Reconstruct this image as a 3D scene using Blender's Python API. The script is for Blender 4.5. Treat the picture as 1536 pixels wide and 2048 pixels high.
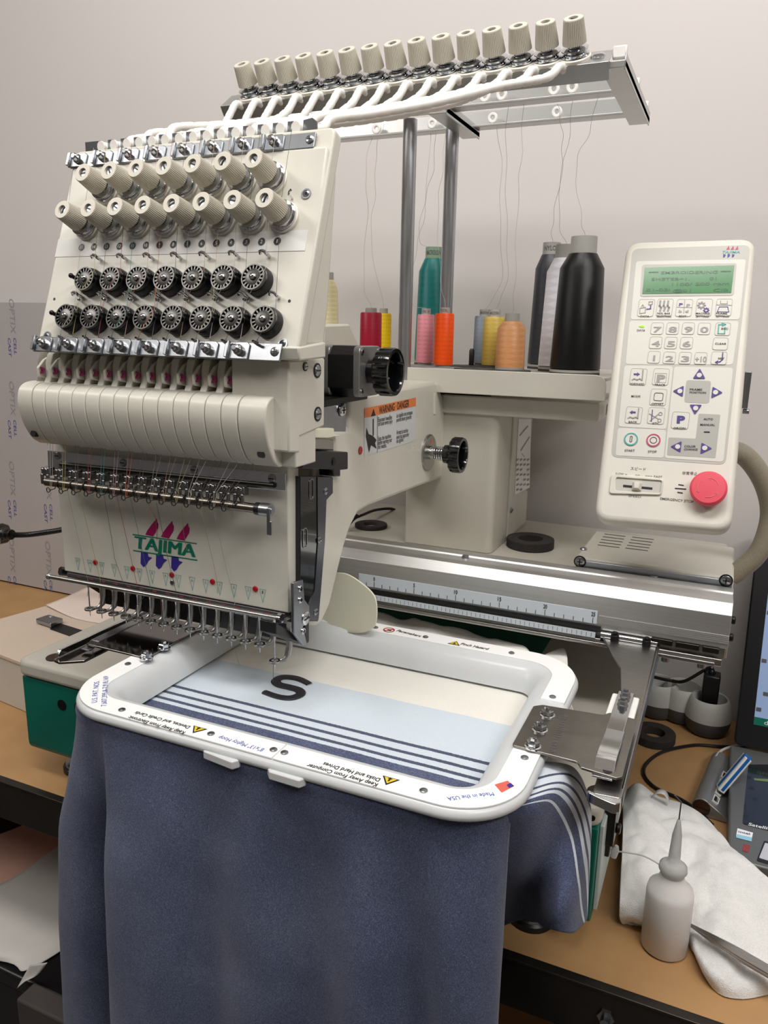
import bpy, bmesh, math, random
from mathutils import Vector as V, Matrix as M
from mathutils import noise as mnoise
random.seed(7)
for o in list(bpy.data.objects): bpy.data.objects.remove(o)
SC = bpy.context.scene
COL = SC.collection
PI = math.pi

# ---------------------------------------------------------------- camera
FPX, CXP, CYP = 1540.0, 768.0, 1024.0
CAM = V((0, 0, 0.55))
WZ = V((130, -6500, -1540)).normalized()            # world axes seen from the camera (x right, y down, z forward)
WX = V((3573, 436, -1540)); WX = (WX - WZ * WX.dot(WZ)).normalized()
WY = WZ.cross(WX)
cd = bpy.data.cameras.new('camera'); cam = bpy.data.objects.new('camera', cd); COL.objects.link(cam)
cd.sensor_fit = 'VERTICAL'; cd.sensor_height = 24.0; cd.lens = FPX / 2048 * 24.0
cd.clip_start = 0.01; cd.clip_end = 30
right = V((WX[0], WY[0], WZ[0])); down = V((WX[1], WY[1], WZ[1])); fwd = V((WX[2], WY[2], WZ[2]))
mw = M((right, -down, -fwd)).transposed().to_4x4(); mw.translation = CAM
cam.matrix_world = mw
SC.camera = cam

# ---------------------------------------------------------------- light
w = bpy.data.worlds.new('world'); SC.world = w; w.use_nodes = True
bg = w.node_tree.nodes['Background']; bg.inputs[0].default_value = (1.0, 0.955, 0.92, 1); bg.inputs[1].default_value = 0.3
def area(name, loc, target, sx, sy, power, col=(1, 1, 1)):
    l = bpy.data.lights.new(name, 'AREA'); l.shape = 'RECTANGLE'; l.size = sx; l.size_y = sy; l.energy = power; l.color = col
    o = bpy.data.objects.new(name, l); COL.objects.link(o); o.location = loc
    o.rotation_euler = (V(target) - V(loc)).to_track_quat('-Z', 'Y').to_euler()
    return o
area('ceiling_lamp', (-0.15, 0.15, 1.76), (-0.2, 0.55, 0.2), 1.2, 0.3, 18, (1.0, 0.97, 0.945))
area('ceiling_lamp_side', (1.0, -0.2, 1.76), (0.1, 0.7, 0.2), 1.2, 0.3, 22, (1.0, 0.97, 0.945))
area('ceiling_lamp_rear', (-1.7, -0.5, 1.76), (-0.6, 0.6, 0.0), 1.2, 0.3, 19, (1.0, 0.96, 0.92))
SC.view_settings.view_transform = 'Standard'; SC.view_settings.look = 'None'
SC.view_settings.gamma = 1.0; SC.view_settings.use_curve_mapping = False
SC.view_settings.exposure = 0.0

# ---------------------------------------------------------------- pixel -> place
def ray(u, v):
    r = V(((u - CXP) / FPX, (v - CYP) / FPX, 1.0))
    return V((WX.dot(r), WY.dot(r), WZ.dot(r)))
def P(u, v, x=None, y=None, z=None):
    r = ray(u, v)
    i, val = (0, x) if x is not None else (1, y) if y is not None else (2, z)
    return CAM + r * ((val - CAM[i]) / r[i])
class Frame:
    """flat local frame of a surface: origin, ex, ey in the surface, ez its normal"""
    def __init__(s, o, ex, ey):
        s.o = V(o); s.ex = V(ex).normalized(); ey = V(ey); s.ey = (ey - s.ex * ey.dot(s.ex)).normalized(); s.ez = s.ex.cross(s.ey)
        s.M = M((s.ex, s.ey, s.ez)).transposed().to_4x4(); s.M.translation = s.o
    def w(s, a, b, h=0): return s.o + s.ex * a + s.ey * b + s.ez * h
    def hit(s, u, v, h=0):
        r = ray(u, v); t = (s.o + s.ez * h - CAM).dot(s.ez) / r.dot(s.ez); return CAM + r * t
    def px(s, u, v, h=0):
        d = s.hit(u, v, h) - s.o; return (d.dot(s.ex), d.dot(s.ey))
    def at(s, a, b, h=0, rot=0):
        m = s.M @ M.Translation((a, b, h)) @ M.Rotation(rot, 4, 'Z'); return m

# ---------------------------------------------------------------- materials
def lin(c): return tuple(((x / 255) / 12.92 if x <= 10 else (((x / 255) + 0.055) / 1.055) ** 2.4) for x in c)
MATS = {}
def mat(name, col, rough=0.5, metal=0.0, var=0.06, scale=30, bump=0.0, bscale=400, coat=0, trans=0, emit=0, sub=0, ior=1.45, stretch=None, alpha=1, aniso=0):
    m = bpy.data.materials.new(name); m.use_nodes = True; nt = m.node_tree; N = nt.nodes; L = nt.links
    b = N['Principled BSDF']; c = lin(col)
    tc = N.new('ShaderNodeTexCoord'); src = tc.outputs['Object']
    if stretch:
        mp = N.new('ShaderNodeMapping'); mp.inputs['Scale'].default_value = stretch; L.new(src, mp.inputs[0]); src = mp.outputs[0]
    if var > 0:
        nz = N.new('ShaderNodeTexNoise'); nz.inputs['Scale'].default_value = scale; nz.inputs['Detail'].default_value = 4; L.new(src, nz.inputs['Vector'])
        rp = N.new('ShaderNodeValToRGB'); rp.color_ramp.elements[0].position = 0.3; rp.color_ramp.elements[1].position = 0.7
        rp.color_ramp.elements[0].color = (*[x * (1 - var) for x in c], 1); rp.color_ramp.elements[1].color = (*[min(1, x * (1 + var)) for x in c], 1)
        L.new(nz.outputs[0], rp.inputs[0]); L.new(rp.outputs[0], b.inputs['Base Color'])
    else:
        b.inputs['Base Color'].default_value = (*c, 1)
    if bump > 0:
        nb = N.new('ShaderNodeTexNoise'); nb.inputs['Scale'].default_value = bscale; L.new(src, nb.inputs['Vector'])
        bp = N.new('ShaderNodeBump'); bp.inputs['Strength'].default_value = bump; bp.inputs['Distance'].default_value = 0.001
        L.new(nb.outputs[0], bp.inputs['Height']); L.new(bp.outputs[0], b.inputs['Normal'])
    b.inputs['Roughness'].default_value = rough; b.inputs['Metallic'].default_value = metal
    b.inputs['Coat Weight'].default_value = coat; b.inputs['Transmission Weight'].default_value = trans; b.inputs['IOR'].default_value = ior
    b.inputs['Anisotropic'].default_value = aniso; b.inputs['Alpha'].default_value = alpha
    if emit: b.inputs['Emission Color'].default_value = (*c, 1); b.inputs['Emission Strength'].default_value = emit
    if sub:
        b.inputs['Subsurface Weight'].default_value = sub; b.inputs['Subsurface Scale'].default_value = 0.005
    MATS[name] = m; return m
cream = mat('cream_enamel', (208, 205, 193), 0.34, var=0.03, bump=0.05, bscale=900)
cream2 = mat('cream_plastic', (220, 216, 205), 0.42, var=0.03)
grey_panel = mat('beige_grey_enamel', (196, 192, 180), 0.38, var=0.03, bump=0.05, bscale=900)
knobm = mat('ivory_knob', (208, 202, 188), 0.45, var=0.03)
whitep = mat('white_plastic', (232, 231, 226), 0.35, var=0.02, sub=0.1)
offw = mat('offwhite_guard', (232, 229, 208), 0.4, var=0.02)
hoopm = mat('translucent_white_hoop', (206, 209, 210), 0.28, var=0.02, sub=0.25)
stripm = mat('label_strip_white', (244, 244, 242), 0.4, var=0.01)
chrome = mat('chrome', (215, 217, 220), 0.10, 1.0, var=0.04)
steel = mat('brushed_steel', (170, 168, 164), 0.30, 1.0, var=0.10, scale=60, stretch=(1, 12, 1))
zinc = mat('zinc_plate', (158, 161, 165), 0.30, 1.0, var=0.05, scale=50)
alu = mat('aluminium', (212, 212, 210), 0.42, 0.9, var=0.05, scale=40, stretch=(0.3, 20, 20), aniso=0.4)
whitealu = mat('painted_rail', (190, 190, 188), 0.32, 0.75, var=0.03)
darksteel = mat('dark_steel', (70, 68, 64), 0.35, 1.0, var=0.3, scale=25)
polesteel = mat('pole_chrome', (186, 188, 192), 0.34, 1.0, var=0.05)
blackp = mat('black_plastic', (22, 22, 24), 0.32, var=0.1)
blackm = mat('black_oxide', (20, 20, 20), 0.4, 0.3, var=0.2)
gloss_black = mat('gloss_black', (12, 13, 16), 0.12, var=0.05, coat=0.4)
foamm = mat('foam_rubber', (52, 47, 45), 0.9, var=0.15, scale=300, bump=0.5, bscale=1500)
green = mat('teal_green_enamel', (6, 104, 88), 0.38, var=0.05, bump=0.1, bscale=1500)
ruby = mat('ruby_eyelet', (150, 50, 95), 0.25, var=0.1)
redm = mat('red_lens', (165, 20, 32), 0.2, var=0.05)
crim = mat('print_crimson', (160, 15, 90), 0.4, var=0.02)
prgreen = mat('print_green', (0, 115, 90), 0.4, var=0.02)
prblue = mat('print_blue', (55, 45, 140), 0.4, var=0.02)
prviolet = mat('print_violet', (72, 58, 130), 0.4, var=0.02)
prblack = mat('print_black', (28, 28, 30), 0.45, var=0.02)
prgrey = mat('print_grey', (150, 148, 145), 0.45, var=0.02)
prdk = mat('print_dark_grey', (95, 93, 96), 0.45, var=0.02)
prwhite = mat('print_white', (238, 238, 236), 0.45, var=0.01)
prhoop = mat('print_hoop_blue', (60, 90, 170), 0.45, var=0.02)
prorange = mat('print_orange', (222, 128, 70), 0.4, var=0.02)
pryellow = mat('print_yellow', (225, 195, 50), 0.4, var=0.02)
flagred = mat('print_flag_red', (215, 100, 85), 0.45, var=0.02)
prteal = mat('print_teal', (70, 165, 160), 0.4, var=0.02)
prpink = mat('print_pink', (190, 60, 105), 0.4, var=0.02)
wallm = mat('wall_paint', (213, 208, 205), 0.42, var=0.012, scale=3, bump=0.04, bscale=250)
rubberw = mat('spiral_tube_white', (236, 235, 230), 0.4, var=0.02, sub=0.15)

# ---------------------------------------------------------------- mesh builder
def rpoly(pts, r, seg=5):
    """round the corners of a 2D polygon"""
    out = []; n = len(pts)
    rr = r if isinstance(r, (list, tuple)) else [r] * n
    for i in range(n):
        p = V(pts[i]).to_2d(); a = V(pts[i - 1]).to_2d(); b = V(pts[(i + 1) % n]).to_2d()
        da = (a - p); db = (b - p); la, lb = da.length, db.length
        q = min(rr[i], la * 0.49, lb * 0.49)
        if q < 1e-6: out.append((p.x, p.y)); continue
        da /= la; db /= lb
        ang = math.acos(max(-1, min(1, da.dot(db)))); d = min(q / max(math.tan(ang / 2), 1e-3), la * 0.49, lb * 0.49)
        p0 = p + da * d; p1 = p + db * d
        for k in range(seg + 1):
            t = k / seg; s = (1 - t) * (1 - t) * p0 + 2 * t * (1 - t) * p + t * t * p1
            out.append((s.x, s.y))
    return out
def rrect(w, h, r, cx=0, cy=0, seg=5):
    return rpoly([(cx - w / 2, cy - h / 2), (cx + w / 2, cy - h / 2), (cx + w / 2, cy + h / 2), (cx - w / 2, cy + h / 2)], r, seg)
def circ(r, n=24, cx=0, cy=0, ph=0): return [(cx + r * math.cos(2 * PI * k / n + ph), cy + r * math.sin(2 * PI * k / n + ph)) for k in range(n)]
I4 = M.Identity(4)
class MB:
    def __init__(s): s.v = []; s.f = []; s.m = []; s.k = 0; s.uv = None
    def add(s, vs, fs, T=None):
        n = len(s.v)
        s.v += [(T @ V(p)) if T is not None else V(p) for p in vs]
        s.f += [tuple(n + i for i in f) for f in fs]; s.m += [s.k] * len(fs); return s
    def box(s, lo, hi, T=None):
        x0, y0, z0 = lo; x1, y1, z1 = hi
        return s.add([(x0, y0, z0), (x1, y0, z0), (x1, y1, z0), (x0, y1, z0), (x0, y0, z1), (x1, y0, z1), (x1, y1, z1), (x0, y1, z1)],
                     [(3, 2, 1, 0), (4, 5, 6, 7), (0, 1, 5, 4), (1, 2, 6, 5), (2, 3, 7, 6), (3, 0, 4, 7)], T)
    def prism(s, poly, z0, z1, T=None):
        a = sum(poly[i - 1][0] * poly[i][1] - poly[i][0] * poly[i - 1][1] for i in range(len(poly)))
        if a < 0: poly = poly[::-1]
        n = len(poly)
        vs = [(p[0], p[1], z0) for p in poly] + [(p[0], p[1], z1) for p in poly]
        return s.add(vs, [tuple(range(n))[::-1], tuple(range(n, 2 * n))] + [(i, (i + 1) % n, n + (i + 1) % n, n + i) for i in range(n)], T)
    def xprism(s, yz, x0, x1):
        """profile given in (y,z), extruded along x"""
        return s.prism([(p[0], p[1]) for p in yz], x0, x1, M(((0, 0, 1, 0), (1, 0, 0, 0), (0, 1, 0, 0), (0, 0, 0, 1))))
    def ring(s, outer, inner, z0, z1, T=None):
        n = len(outer)
        vs = [(p[0], p[1], z0) for p in outer] + [(p[0], p[1], z0) for p in inner] + [(p[0], p[1], z1) for p in outer] + [(p[0], p[1], z1) for p in inner]
        fs = []
        for i in range(n):
            j = (i + 1) % n
            fs += [(2 * n + i, 2 * n + j, 3 * n + j, 3 * n + i), (i, n + i, n + j, j), (i, j, 2 * n + j, 2 * n + i), (n + j, n + i, 3 * n + i, 3 * n + j)]
        return s.add(vs, fs, T)
    def lathe(s, prof, T=None, n=24, rib=None):
        """profile (r, z) turned about z; rib=(count, depth, i0, i1) flutes those rings"""
        vs = []; fs = []; idx = []
        for i, (r, z) in enumerate(prof):
            if r <= 1e-7: idx.append([len(vs)]); vs.append((0, 0, z)); continue
            row = []
            for k in range(n):
                q = r
                if rib and rib[2] <= i <= rib[3] and (k * rib[0] * 2 // n) % 2: q = r - rib[1]
                row.append(len(vs)); vs.append((q * math.cos(2 * PI * k / n), q * math.sin(2 * PI * k / n), z))
            idx.append(row)
        for a, b in zip(idx, idx[1:]):
            for k in range(n):
                j = (k + 1) % n
                if len(a) == 1 and len(b) == 1: continue
                if len(a) == 1: fs.append((a[0], b[j], b[k]))
                elif len(b) == 1: fs.append((a[k], a[j], b[0]))
                else: fs.append((a[k], a[j], b[j], b[k]))
        return s.add(vs, [f[::-1] for f in fs] if prof[0][1] > prof[-1][1] else fs, T)
    def cyl(s, p0, p1, r0, r1=None, n=16):
        p0 = V(p0); p1 = V(p1); d = p1 - p0; q = d.to_track_quat('Z', 'X').to_matrix().to_4x4(); q.translation = p0
        r1 = r0 if r1 is None else r1
        return s.lathe([(0, 0), (r0, 0), (r1, d.length), (0, d.length)], q, n)
    def ball(s, c, r, n=12, sz=1.0):
        k = 6
        return s.lathe([(r * math.sin(PI * i / k), -r * sz * math.cos(PI * i / k)) for i in range(k + 1)], M.Translation(V(c)), n)
    def tube(s, pts, r, n=8, cap=True):
        pts = [V(p) for p in pts]; m = len(pts); rs = r if isinstance(r, (list, tuple)) else [r] * m
        t0 = (pts[1] - pts[0]).normalized(); u = t0.orthogonal().normalized(); vs = []; fs = []
        for i in range(m):
            t = (pts[min(i + 1, m - 1)] - pts[max(i - 1, 0)])
            t = t.normalized() if t.length > 1e-9 else t0
            u = (u - t * u.dot(t)); u = u.normalized() if u.length > 1e-9 else t.orthogonal().normalized(); b = t.cross(u)
            for k in range(n):
                a = 2 * PI * k / n; vs.append(pts[i] + (u * math.cos(a) + b * math.sin(a)) * rs[i])
        for i in range(m - 1):
            for k in range(n):
                j = (k + 1) % n; fs.append((i * n + k, i * n + j, (i + 1) * n + j, (i + 1) * n + k))
        if cap: fs += [tuple(range(n))[::-1], tuple((m - 1) * n + k for k in range(n))]
        return s.add(vs, fs)
    def quad(s, a, b, c, d): return s.add([a, b, c, d], [(0, 1, 2, 3)])
    def flat(s, F, poly, h=0.0002):
        return s.add([F.w(a, b, h) for a, b in poly], [tuple(range(len(poly)))])
    def build(s, name, mats, parent=None, T=None, bevel=0, seg=2, smooth=35, solid=0, sub=0, world=True):
        """T given: vertices are local to T. T None: vertices are world, origin is put at the base centre."""
        if T is None:
            xs = [p.x for p in s.v]; ys = [p.y for p in s.v]; zs = [p.z for p in s.v]
            o = V(((min(xs) + max(xs)) / 2, (min(ys) + max(ys)) / 2, min(zs))); T = M.Translation(o)
            vs = [p - o for p in s.v]
        else: vs = s.v
        me = bpy.data.meshes.new(name); me.from_pydata([tuple(p) for p in vs], [], s.f)
        for m in (mats if isinstance(mats, (list, tuple)) else [mats]): me.materials.append(m)
        me.polygons.foreach_set('material_index', s.m)
        if s.uv:
            ul = me.uv_layers.new(name='UVMap')
            for lp in me.loops: ul.data[lp.index].uv = s.uv[lp.vertex_index]
        me.update()
        if smooth and len(me.polygons) and all(abs(p.normal.dot(me.polygons[0].normal)) > .999 for p in me.polygons): smooth = 0
        if smooth:
            me.shade_smooth(); me.set_sharp_from_angle(angle=math.radians(smooth))
        return link(name, me, parent, T, bevel, seg, solid, sub)
WM = {}
def link(name, data, parent=None, T=I4, bevel=0, seg=2, solid=0, sub=0):
    o = bpy.data.objects.new(name, data); COL.objects.link(o)
    if parent is not None:
        o.parent = parent; o.matrix_parent_inverse = WM[parent.name].inverted()
    o.matrix_basis = T; WM[o.name] = T.copy()
    if solid: md = o.modifiers.new('solid', 'SOLIDIFY'); md.thickness = solid; md.offset = 0
    if sub: md = o.modifiers.new('sub', 'SUBSURF'); md.levels = sub; md.render_levels = sub
    if bevel:
        md = o.modifiers.new('bevel', 'BEVEL'); md.width = bevel; md.segments = seg; md.limit_method = 'ANGLE'; md.angle_limit = math.radians(40)
    return o
def inst(src, T, parent=None, name=None):
    """another individual sharing the mesh of src"""
    o = src.copy(); COL.objects.link(o)
    if name: o.name = name
    if parent is not None: o.parent = parent; o.matrix_parent_inverse = WM[parent.name].inverted()
    o.matrix_basis = T; WM[o.name] = T.copy(); return o
def tag(o, label, cat, group=None, kind=None):
    o['label'] = label; o['category'] = cat
    if group: o['group'] = group
    if kind: o['kind'] = kind
    return o
def struct(o): o['kind'] = 'structure'; return o
def thing(name, loc, label, cat, group=None):
    o = link(name, None, None, M.Translation(V(loc))); o.empty_display_size = 0.02
    return tag(o, label, cat, group)

# flat lettering as mesh
_tc = {}
def glyphs(s, bold=0.0, shear=0.0):
    k = (s, bold, shear)
    if k not in _tc:
        c = bpy.data.curves.new('t', 'FONT'); c.body = s; c.size = 1; c.offset = bold; c.shear = shear; c.resolution_u = 3; c.fill_mode = 'FRONT'
        o = bpy.data.objects.new('t', c); COL.objects.link(o)
        me = bpy.data.meshes.new_from_object(o.evaluated_get(bpy.context.evaluated_depsgraph_get()))
        vs = [v.co.copy() for v in me.vertices]; fs = [tuple(p.vertices) for p in me.polygons]
        bpy.data.objects.remove(o); bpy.data.curves.remove(c); bpy.data.meshes.remove(me)
        x0 = min(v.x for v in vs); x1 = max(v.x for v in vs); y0 = min(v.y for v in vs); y1 = max(v.y for v in vs)
        _tc[k] = ([((v.x - x0) / (x1 - x0), v.y) for v in vs], fs, y0, y1)
    return _tc[k]
def text(mb, F, s, p0, p1, h, off=0.0003, bold=0.0, shear=0.0, fit=False):
    """letters along the surface F from local point p0 to p1 (baseline), capital height h"""
    vs, fs, y0, y1 = glyphs(s, bold, shear)
    a = V(p0); d = V(p1) - a; n = V((-d.y, d.x)).normalized() * (h / (0.70 if not fit else (y1 - y0)))
    mb.add([F.w(*(a + d * x + n * (y - (y0 if fit else 0))), off) for x, y in vs], fs); return mb
def ptext(mb, F, s, u0, v0, u1, v1, h, **k): return text(mb, F, s, F.px(u0, v0), F.px(u1, v1), h, **k)

def screw(mb, T, r=0.003, h=0.0012, slot='x', km=0, kd=1):
    """pan-head screw along +z of T with a slot (dark)"""
    mb.k = km; mb.lathe([(r, 0), (r, h * 0.5), (r * 0.8, h), (0, h * 1.1)], T, 14)
    mb.k = kd
    if slot == 'x':
        mb.box((-r * .55, -r * .1, h), (r * .55, r * .1, h * 1.25), T); mb.box((-r * .1, -r * .55, h), (r * .1, r * .55, h * 1.25), T)
    elif slot == '-': mb.box((-r * .7, -r * .12, h * .95), (r * .7, r * .12, h * 1.25), T)
    elif slot == 'h': mb.lathe([(r * .5, h * 1.15), (0, h * 1.2)][::-1], T, 6)
    mb.k = km; return mb
def catmull(p, n):
    out = []
    for i in range(len(p) - 1):
        a = V(p[max(i - 1, 0)]); b = V(p[i]); c = V(p[i + 1]); d = V(p[min(i + 2, len(p) - 1)])
        for k in range(n):
            t = k / n
            out.append(0.5 * ((2 * b) + (c - a) * t + (2 * a - 5 * b + 4 * c - d) * t * t + (3 * b - a - 3 * c + d) * t ** 3))
    out.append(V(p[-1])); return out
def sheet(rows, nu, nv, f=None):
    """smooth surface through a net of control points; returns MB with uv = (column, row) in 0..1"""
    R = [catmull(r, nu) for r in rows]; cols = [catmull([r[j] for r in R], nv) for j in range(len(R[0]))]
    a = len(cols); b = len(cols[0]); mb = MB(); mb.uv = []
    for i in range(a):
        for j in range(b):
            p = cols[i][j]; uv = (i / (a - 1), j / (b - 1))
            mb.v.append(f(p, *uv) if f else p); mb.uv.append(uv)
    for i in range(a - 1):
        for j in range(b - 1):
            mb.f.append((i * b + j, (i + 1) * b + j, (i + 1) * b + j + 1, i * b + j + 1)); mb.m.append(0)
    return mb
def axisT(p, d, up=(0, 0, 1)):
    """matrix at p with +z along d"""
    d = V(d).normalized(); u = V(up); x = u.cross(d)
    if x.length < 1e-5: x = V((1, 0, 0)).cross(d)
    x.normalize(); y = d.cross(x); m = M((x, y, d)).transposed().to_4x4(); m.translation = V(p); return m

# ================================================================= the room
YW = 1.166
mb = MB(); mb.box((-3.2, YW, -0.8), (2.2, YW + 0.1, 1.8)); struct(mb.build('wall_back', wallm))
room = mat('room_wall_paint', (188, 184, 180), 0.6, var=0.02, scale=3); ceilm = mat('ceiling_white', (225, 222, 218), 0.7, var=0.01)
mb = MB(); mb.box((-3.3, -2.3, -0.8), (-3.2, YW + .1, 1.8)); struct(mb.build('wall_left', room))
mb = MB(); mb.box((2.2, -2.3, -0.8), (2.3, YW + .1, 1.8)); struct(mb.build('wall_right', room))
mb = MB(); mb.box((-3.3, -2.3, -0.8), (2.3, -2.2, 1.8)); struct(mb.build('wall_front', room))
mb = MB(); mb.box((-3.3, -2.3, 1.8), (2.3, YW + .1, 1.9)); struct(mb.build('ceiling', ceilm))
floorm = mat('concrete_floor', (96, 90, 84), 0.6, var=0.15, scale=6)
mb = MB(); mb.box((-3.2, -2.2, -0.82), (2.2, YW, -0.8)); struct(mb.build('floor', floorm))
mdf = mat('mdf_board', (180, 140, 94), 0.5, var=0.10, scale=14, bump=0.05, bscale=300)

# work table: board, steel front angle, legs, lower shelf
tb = thing('work_table', (-0.3, 0.86, -0.8), 'workbench with a brown fibreboard top and a dark steel front rail', 'table')
mb = MB(); mb.box((-1.7, 0.590, -0.02), (1.0, 1.155, 0.0)); mb.build('table_top', mdf, tb, bevel=0.001)
railm = mat('dark_painted_steel', (62, 58, 54), 0.33, 0.8, var=0.35, scale=9)
mb = MB(); mb.xprism(rpoly([(0.583, -0.052), (0.5855, -0.052), (0.588, -0.048), (0.588, -0.022), (0.66, -0.022), (0.66, -0.0205), (0.588, -0.0205), (0.588, 0.0005), (0.583, 0.0005)], 0.0008), -1.7, 1.0)
mb.xprism(rpoly([(0.582, -0.0015), (0.592, -0.0015), (0.592, 0.0012), (0.582, 0.0012)], 0.001), -1.7, 1.0)
mb.build('front_rail', railm, tb)
p = P(1212, 2032, y=0.583)
mb = MB(); T = axisT(p, (0, -1, 0)); mb.lathe([(0.0075, 0), (0.0075, 0.003), (0, 0.0035)], T, 6); mb.lathe([(0.004, 0.003), (0.004, 0.009), (0, 0.0092)], T, 10)
mb.build('rail_bolt', zinc, tb)
for x in (-1.55, 0.85):
    for y in (0.61, 1.12):
        mb = MB(); mb.box((x - .02, y - .02, -0.8), (x + .02, y + .02, -0.02)); mb.build('table_leg', railm, tb, bevel=0.002)
mb = MB(); mb.box((-1.68, 0.62, -0.475), (0.98, 1.14, -0.455)); mb.build('lower_shelf', mdf, tb)

# things on the lower shelf seen past the garment
papm = mat('paper_grey_white', (205, 202, 196), 0.55, var=0.03)
pinkm = mat('paper_salmon', (226, 178, 160), 0.55, var=0.04)
def curled(name, pts, m, label):
    mb = sheet(pts, 6, 6); o = mb.build(name, m, solid=0.0006); tag(o, label, 'paper'); return o
def qz(u, v, z): return P(u, v, z=z)
curled('paper_sheet', [[qz(-150, 1790, -.250), qz(0, 1768, -.250), qz(120, 1690, -.250), qz(210, 1640, -.250)], [qz(-150, 1850, -.2515), qz(10, 1835, -.2515), qz(140, 1770, -.2515), qz(230, 1720, -.2515)],
                       [qz(-150, 1890, -.255), qz(20, 1900, -.255), qz(120, 1868, -.255), qz(220, 1800, -.255)], [qz(-150, 1895, -.263), qz(15, 1925, -.263), qz(60, 1938, -.263), qz(200, 1850, -.262)]], papm, 'large curled grey-white sheet hanging over the black box edge')
curled('salmon_paper', [[qz(-150, 1700, -.252), qz(0, 1668, -.252), qz(110, 1620, -.252)], [qz(-150, 1760, -.2525), qz(0, 1720, -.2525), qz(130, 1660, -.2525)],
                        [qz(-150, 1830, -.2528), qz(0, 1790, -.2528), qz(150, 1700, -.2528)]], pinkm, 'flat salmon-pink sheet lying behind the curled grey sheet')
fy = min(P(60, 1938, z=-.263).y, P(-100, 1900, z=-.263).y) + .012
mb = MB(); mb.box((-1.35, fy, -.4545), (-.60, 1.08, -.29)); mb.box((-1.36, fy - .004, -.29), (-.59, 1.085, -.266))
tag(mb.build('storage_box', blackp, bevel=0.004), 'black box with a lid on the lower shelf', 'box')
def q3(u, v, y): return P(u, v, y=y)
mb = sheet([[q3(60, 1930, fy - .006), q3(95, 1925, fy - .006)], [q3(46, 1955, fy - .008), q3(75, 1950, fy - .008)], [q3(34, 1977, fy - .012), q3(50, 1962, fy - .012)]], 4, 4)
tag(mb.build('paper_scrap', papm, solid=0.0006), 'small torn white scrap hanging below the curled sheet', 'paper')
bolm = mat('greige_box', (70, 64, 62), 0.7, var=0.1)
a = P(45, 1985, y=fy - .03); mb = MB(); mb.box((a.x, fy - .04, -.455), (a.x + .16, fy - .012, a.z)); tag(mb.build('flat_carton', bolm, bevel=0.003), 'dull brown-grey flat carton standing before the black box', 'carton')

# ================================================================= embroidery machine: base, beam, column, arm
EM = thing('embroidery_machine', (-0.4, 0.85, 0.0), 'cream and green multi-needle embroidery machine with green base, column and arm', 'sewing machine')
XL, XR = -0.748, -0.060
YF = 0.61
mb = MB(); mb.xprism(rpoly([(YF, .036), (1.10, .036), (1.10, .1345), (YF, .1345)], [.012, .004, .002, .002]), XL + .004, XR - .002)
mb.build('base_body', green, EM, bevel=0.003)
zt = .157
mb = MB(); mb.prism(rrect(XR - XL, 1.12 - YF + .004, .014, (XL + XR) / 2, (1.12 + YF) / 2 - .002), .1355, zt); mb.build('bed_cover', grey_panel, EM, bevel=0.006, seg=4)
# green panel let into the bed behind the hoop
mb = MB(); mb.box((-.62, .86, zt), (P(1095, 1290, z=zt).x, 1.06, zt + .0015)); mb.build('bed_panel', green, EM, bevel=0.0005)
# round rubber plugs at the cover corners
plugm = mat('brown_rubber_plug', (58, 40, 34), 0.8, var=0.1)
for u, v in ((57, 1341), (1190, 1622)):
    p = P(u, v, z=zt); p.y = max(p.y, YF + .02)
    mb = MB(); mb.lathe([(.0115, 0), (.0115, .001), (.009, .0016), (0, .0016)], M.Translation(V((p.x, p.y, zt))), 20); mb.build('rubber_plug', plugm, EM)
p = P(1203, 1643, z=.145); mb = MB(); mb.cyl((p.x - .008, YF - .003, .146), (p.x - .008, YF, .146), .0028); mb.build('bed_screw', darksteel, EM)
# screws in the green front
for u, v in ((124, 1410), (158, 1415), (1110, 1700)):
    p = P(u, v, y=YF); T = axisT((p.x, YF, p.z), (0, -1, 0))
    mb = MB(); mb.ring(circ(.0068, 20), circ(.0042, 20), -.001, .0006, T); mb.lathe([(.0042, -.001), (.0042, .0001), (.002, .0004), (0, .0001)], T, 16); mb.build('base_screw', blackm, EM)
# right side of the base: light side plate, dark latch
mb = MB(); mb.box((XR - .002, YF + .012, .045), (XR + .002, 1.08, .131)); mb.build('side_plate', mat('pale_side_plate', (196, 204, 200), .4, var=.04), EM, bevel=0.001)
mb = MB(); mb.box((XR + .001, .64, .10), (XR + .009, .672, .15)); mb.cyl((XR + .009, .656, .11), (XR + .013, .656, .11), .005); mb.box((XR + .001, .645, .085), (XR + .006, .667, .1)); mb.build('side_latch', darksteel, EM, bevel=0.0012)
# adjustable feet
for x, y in ((-.120, .642), (-.70, .65), (-.12, 1.05), (-.70, 1.05)):
    mb = MB(); T = M.Translation(V((x, y, 0)))
    mb.k = 1; mb.lathe([(.0225, 0), (.0225, .006), (.020, .008)], T, 32)
    mb.k = 0; mb.lathe([(.020, .007), (.019, .010), (.009, .013), (.006, .016), (.006, .037)], T, 32)
    for k in range(6): mb.lathe([(.006, .017 + k * .003), (.0066, .0185 + k * .003), (.006, .020 + k * .003)], T, 16)
    mb.build('levelling_foot', [zinc, blackp], EM)

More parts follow.
